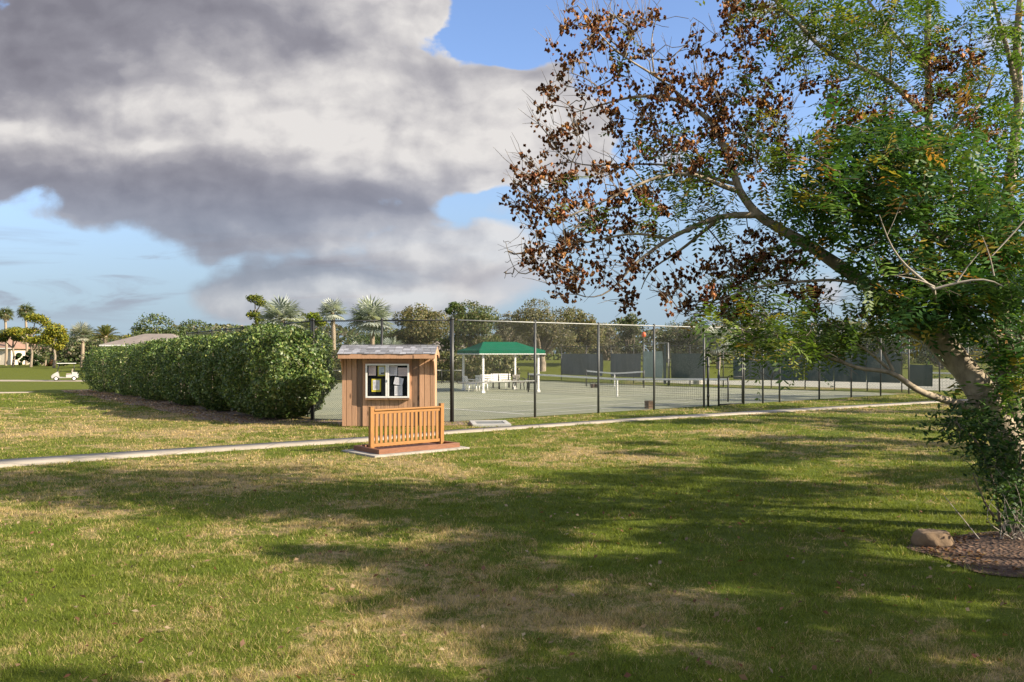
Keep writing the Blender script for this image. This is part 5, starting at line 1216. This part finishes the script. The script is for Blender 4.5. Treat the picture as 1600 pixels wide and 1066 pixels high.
    gE = [(1300, 50, 95, 52, 10.9, 70), (1400, 45, 75, 55, 11.3, 56), (1530, 70, 65, 75, 11.6, 48), (1340, 135, 60, 38, 10.9, 34), (1215, 10, 60, 28, 10.8, 22), (1160, 500, 70, 36, 9.7, 44), (1245, 525, 90, 30, 9.7, 56), (1300, 495, 60, 40, 10, 34), (1380, 480, 36, 36, 10.2, 18), (1250, 250, 60, 60, 10.8, 26),
          (1080, 235, 55, 26, 10.9, 14), (1120, 330, 55, 24, 10.7, 14), (1060, 290, 60, 20, 10.5, 13), (960, 270, 80, 24, 10.8, 13), (985, 60, 30, 16, 10.5, 3), (920, 345, 50, 20, 10.2, 8), (1020, 345, 50, 26, 10.3, 10), (1170, 250, 50, 50, 10.8, 18), (1190, 440, 60, 40, 10.6, 24), (1230, 370, 40, 36, 10.8, 10), (1540, 180, 60, 60, 11.6, 26), (1420, 130, 60, 40, 11.4, 20), (1170, 160, 60, 50, 10.9, 16), (1010, 200, 60, 40, 10.9, 8)]
    aboveE = [(1300, -60, 190, 60, 11, 34), (1480, -60, 100, 60, 11.5, 20)]
    PT = ell_points(podE, rng); GT = ell_points(gE, rng, .6); GT = GT[rng.random(len(GT)) < .68]; AT = ell_points(aboveE, rng, .9)
    BT = ell_points([(930, 30, 60, 50, 10.3, 26), (1000, 20, 60, 40, 10.5, 18), (870, 200, 40, 90, 11, 16), (800, 420, 20, 40, 10.7, 8), (790, 400, 14, 30, 10.7, 5), (900, 420, 60, 50, 10.3, 14), (1120, 60, 60, 50, 10.9, 12), (1000, 420, 50, 40, 10.1, 10), (1420, 330, 80, 60, 10.6, 12), (1340, 555, 40, 40, 9.7, 7), (1220, 585, 40, 16, 9.5, 4)], rng)
    tw, A = grow(L, np.concatenate([PT, GT, AT, BT]), rng)
    cen = at(1120, 330, 10.6)
    for q in PT[rng.random(len(PT)) < .75]:
        for _ in range(rng.integers(1, 4)):
            d = norm(norm(q - cen) * .8 + np.array([0, 0, .55]) + .45 * rng.normal(size=3)); Lq = rng.uniform(.12, .42); e = q + d * Lq + rng.normal(0, .03, 3)
            tw.add(*tube_np(np.array([q, (q + e) / 2 + rng.normal(0, .015, 3), e]), np.array([.0042, .0034, .0018]), 3))
    b = NP()
    for l in L: b.add(*tube_np(l[:, :3] - O, l[:, 3] * (1 + .05 * np.sin(np.arange(len(l)) * 1.3)), 9))
    for k in range(len(tw.V)): tw.V[k] = tw.V[k] - O
    b.build('trunk', M_RBARK, t, True); tw.build('twigs', M_TWIGD, t, True)
    # bare pale dead branches in front of the dark leaves
    db = NP()
    for pts in ([(1459, 452, 8.9, .03), (1420, 420, 8.85, .02), (1400, 404, 8.85, .017), (1385, 370, 8.85, .012), (1374, 336, 8.8, .006)], [(1459, 452, 8.9, .028), (1500, 440, 8.85, .024), (1553, 431, 8.8, .018), (1568, 448, 8.8, .008)], [(1495, 441, 8.85, .016), (1512, 415, 8.85, .012), (1530, 395, 8.85, .006)], [(1553, 431, 8.8, .014), (1548, 400, 8.8, .010), (1535, 370, 8.75, .005)], [(1459, 452, 8.9, .03), (1462, 480, 9.9, .034), (1468, 520, 10.4, .04)], [(1460, 448, 8.9, .016), (1440, 436, 8.8, .012), (1404, 432, 8.75, .006)], [(1385, 370, 8.85, .008), (1400, 340, 8.85, .005), (1410, 310, 8.85, .003)], [(1600, 345, 8.9, .016), (1565, 385, 8.9, .012), (1550, 400, 8.85, .009)]):
        l = limb(pts); db.add(*tube_np(l[:, :3] - O, l[:, 3] * .62, 6))
    db.build('bare_branch', simple('grey_dead_wood', (.36, .32, .27), (.24, .21, .17), 18, .9), t, True)['label'] = 'pale dead branch'
    V, Q, C = pods_mesh(PT[rng.random(len(PT)) < .74], rng, (8, 20), .062, .056); tag(npmesh('seed_pods', V - O, Q, M_POD, t, C), kind='stuff')
    gc = [(.06, .11, .022), (.09, .15, .03), (.13, .19, .036), (.20, .24, .045), (.34, .29, .05), (.40, .23, .05)]
    V, Q, C = pinnate(np.concatenate([GT, AT]), rng, (3, 7), .36, 7, gc, [.26, .30, .22, .13, .06, .03]); npmesh('foliage', V - O, Q, M_LEAF, t, C)
M_RBARK = simple('lichen_bark', (.40, .335, .25), (.17, .14, .10), 7, .92, bmp=.9, stretch=(1, 1, .5)); M_TWIGD = simple('brown_twig', (.24, .195, .15), (.13, .105, .08), 12, .9)
rain_tree()
def dark_tree():
    rng = np.random.default_rng(202)
    t = empty('broadleaf_tree', tuple(at(1625, 812, 11.2) * [1, 1, 0]), 0, 'dense dark green broadleaf tree at the right edge beside the leaning trunk', 'tree'); O = np.array(t.location)
    S = [[(1625, 812, 11.2, .17), (1600, 720, 11.1, .15), (1583, 654, 11.0, .13), (1574, 600, 11.0, .12), (1565, 500, 11.0, .105), (1563, 400, 11.1, .09), (1578, 280, 11.2, .075), (1592, 168, 11.3, .06), (1588, 60, 11.4, .05), (1600, -60, 11.4, .03)],
         [(1590, 150, 11.3, .04), (1575, 80, 11.3, .03), (1553, 10, 11.2, .022), (1545, -60, 11.2, .010)],
         [(1565, 480, 11.0, .07), (1520, 420, 10.6, .055), (1470, 380, 10.3, .045), (1420, 330, 10.1, .036), (1360, 290, 10.0, .026), (1310, 250, 9.9, .012)],
         [(1470, 380, 10.3, .036), (1490, 320, 10.1, .028), (1480, 250, 10.0, .018), (1450, 200, 10.0, .008)],
         [(1420, 330, 10.1, .025), (1350, 330, 9.9, .018), (1290, 330, 9.8, .009)], [(1567, 530, 11, .06), (1510, 490, 10.4, .04), (1450, 460, 10.0, .028), (1395, 440, 9.8, .012)], [(1575, 600, 11, .05), (1590, 560, 10.5, .035), (1600, 500, 10.2, .02)]]
    L = [limb(s) for s in S]
    E = [(1330, 250, 85, 60, 9.9, 90), (1290, 320, 60, 42, 9.8, 56), (1390, 300, 90, 66, 10, 100), (1440, 225, 80, 40, 10.1, 60), (1490, 300, 80, 80, 10.3, 80), (1560, 330, 55, 90, 10.6, 66), (1440, 450, 90, 42, 9.9, 84), (1400, 395, 55, 30, 9.9, 30), (1530, 470, 75, 55, 10.2, 96), (1580, 200, 40, 60, 11, 30), (1575, 560, 40, 55, 10.5, 46), (1500, 395, 70, 40, 10.2, 40), (1590, 420, 30, 70, 10.4, 36), (1560, 625, 45, 36, 10.4, 26), (1360, 215, 60, 24, 10, 26),
         (1660, 420, 60, 150, 11.2, 120), (1640, 40, 60, 60, 11.4, 30)]
    T = ell_points(E, rng, .5); tw, A = grow(L, T, rng); b = NP()
    for l in L: b.add(*tube_np(l[:, :3] - O, l[:, 3] * (1 + .05 * np.sin(np.arange(len(l)) * 1.3)), 9))
    for k in range(len(tw.V)): tw.V[k] = tw.V[k] - O
    b.build('trunk', M_RBARK, t, True); tw.build('twigs', M_TWIGD, t, True)
    T = T[rng.random(len(T)) < .62]; dg = [(.036, .095, .025), (.055, .13, .03), (.09, .18, .04), (.15, .24, .05), (.32, .26, .05), (.42, .22, .06)]
    V, Q, C = pinnate(T, rng, (4, 8), .36, 5, dg, [.24, .29, .23, .16, .05, .03], .128, .13); npmesh('foliage', V - O, Q, M_DLEAF, t, C); return
    
    cl = np.repeat(leaf_cols(len(T), rng, [(1, 1, 1), (.8, .8, .8), (1.25, 1.2, 1.1)])[::4], 32, 0); C = leaf_cols(len(P), rng, [(.022, .062, .018), (.034, .085, .022), (.055, .12, .03), (.10, .17, .038), (.24, .20, .04)], [.28, .3, .22, .15, .05]) * np.repeat(cl, 4, 0)
    npmesh('foliage', V - O, Q, M_DLEAF, t, C)
M_DLEAF = leafmat('dark_glossy_leaf', .28, .55, .25)
dark_tree()
def understory():
    rng = np.random.default_rng(303)
    t = empty('understory_shrub', tuple(at(1570, 830, 9.9) * [1, 1, 0]), 0, 'tangled dark green shrub growing at the foot of the leaning tree', 'shrub'); O = np.array(t.location)
    S = [[(1565, 835, 9.9, .02), (1555, 760, 9.7, .016), (1530, 690, 9.5, .012), (1490, 660, 9.3, .006)], [(1585, 840, 9.8, .02), (1590, 770, 9.6, .016), (1595, 700, 9.5, .010)], [(1575, 838, 9.9, .016), (1540, 790, 9.5, .012), (1520, 740, 9.3, .006)], [(1600, 842, 9.7, .02), (1610, 740, 9.5, .012), (1620, 640, 9.5, .006)]]
    L = [limb(s) for s in S]; E = [(1505, 668, 50, 22, 9.4, 24), (1480, 648, 28, 14, 9.3, 5), (1560, 700, 36, 36, 9.6, 30), (1572, 745, 34, 36, 9.6, 40), (1594, 790, 24, 32, 9.6, 26), (1618, 700, 24, 80, 9.6, 40), (1540, 665, 40, 18, 9.8, 10)]
    T = ell_points(E, rng, .35); tw, A = grow(L, T, rng, k=.0026); b = NP()
    for l in L: b.add(*tube_np(l[:, :3] - O, l[:, 3], 6))
    for k in range(len(tw.V)): tw.V[k] = tw.V[k] - O
    [b.add(v_, q_ - o_) for v_, q_, o_ in zip(tw.V, tw.Q, np.r_[0, np.cumsum([len(v_) for v_ in tw.V])])]; b.build('branches', M_TWIGD, t, True)
    P = np.repeat(T, 17, 0); P = P + rng.normal(0, .10, P.shape); V, Q = leaf_quads(P, np.tile([0, 0, 1.0], (len(P), 1)), .085, .034, rng, .8); npmesh('foliage', V - O, Q, M_DLEAF, t, leaf_cols(len(P), rng, [(.018, .05, .013), (.03, .075, .018), (.05, .105, .025), (.09, .15, .04)]))
    t2 = empty('dead_brush', tuple(at(1592, 846, 9.5) * [1, 1, 0]), 0, 'tangle of pale leafless twigs in the mulch at the right edge', 'dead brush'); O = np.array(t2.location)
    for k in range(26):
        p0 = O + np.array([rng.normal(0, .12), rng.normal(0, .12), .05]); p2 = at(rng.uniform(1545, 1640), rng.uniform(755, 840), rng.uniform(9.1, 9.6)); p1 = (p0 + p2) / 2 + rng.normal(0, .1, 3); l = resample([(*p0, .006), (*p1, .005), (*p2, .002)], .08); b = NP(); b.add(*tube_np(l[:, :3] - O, l[:, 3], 4)); b.build('stem', simple('bleached_wood', (.38, .34, .29), (.26, .23, .19), 18, .9), t2, True)
    l = limb([(1530, 842, 9.3, .006), (1500, 805, 9.4, .006), (1475, 775, 9.5, .004)]); o = l[0, :3] * [1, 1, 1]; s = NP(); s.add(*tube_np(l[:, :3] - o, l[:, 3], 5)); so_ = s.build('fallen_stick', simple('bleached_wood', (.38, .34, .29)), None, True); so_.location = o; tag(so_, 'single thin dead stick leaning out of the mulch bed', 'stick')
understory()
def rock():
    rng = random.Random(5); bm = bmesh.new(); bmesh.ops.create_icosphere(bm, subdivisions=4, radius=1)
    from mathutils import noise as mn
    for v in bm.verts:
        n = mn.fractal(v.co * 1.3, 1, 2, 4) * .16 + mn.noise(v.co * 5) * .05; c = v.co * (1 + n); c.z = min(c.z, .62 + .04 * mn.noise(v.co * 3)); v.co = Vector((c.x * .22, c.y * .18, c.z * .18))
    me = bpy.data.meshes.new('rock'); bm.to_mesh(me); bm.free(); me.polygons.foreach_set('use_smooth', [True] * len(me.polygons))
    p = gp(1466, 857); o = link('rock', me, simple('tan_stone', (.22, .15, .09), (.11, .075, .045), 7, .95, bmp=.9)); o.location = (p[0], p[1] + .1, .06); tag(o, 'rounded tan rock at the left edge of the mulch bed', 'rock')
rock()
# ---- trees standing right of the view whose shade falls across the lawn
def shade_tree(x, y, H, R, zlow, label, seed, n=3000, leaf=.32, nl=18):
    rng = np.random.default_rng(seed); t = empty('shade_tree', (x, y, 0), 0, label, 'tree', 'shade trees standing right of the lawn'); lobes = []
    for k in range(nl):
        a = k * 2.4; f = math.sqrt((k + .5) / nl); r = R * rng.uniform(.16, .28); lobes.append(((math.cos(a) * f * R * .85, math.sin(a) * f * R * .85, rng.uniform(zlow + r * .5, H - r * .6)), (r, r, r * .7)))
    C = crown(rng, lobes, n, leaf, OAKG, 'crown', t, M_FAR, shell=.7, gaps=.8); b = NP(); fk = np.array([0, 0, zlow * .8]); b.add(*tube_np(np.array([(0, 0, -.1), (0.1, 0, zlow * .4), fk]), np.array([.25, .2, .17]), 8))
    for c in C: b.add(*tube_np(np.array([fk, fk * .5 + c * .5, c]), np.array([.1, .06, .02]), 5))
    b.build('trunk', M_BARK, t, True)
SHADE = [(15.0, 1.4, 9.5, 3.0, 4.5), (13.5, 5.0, 8.2, 2.6, 3.2), (11, 3.0, 5.2, 2.4, 1.8), (19.0, 11.0, 9.5, 3.2, 3.0), (18.5, 16.0, 8.0, 2.8, 3.0), (30, 35, 11, 4.5, 3.5), (22.5, 28.5, 9.5, 3.0, 3.0), (24.5, 22, 11, 3.2, 5.0)]
for k, a in enumerate(SHADE):
    shade_tree(*a, 'leafy shade tree standing right of the lawn outside the view', 90 + k)
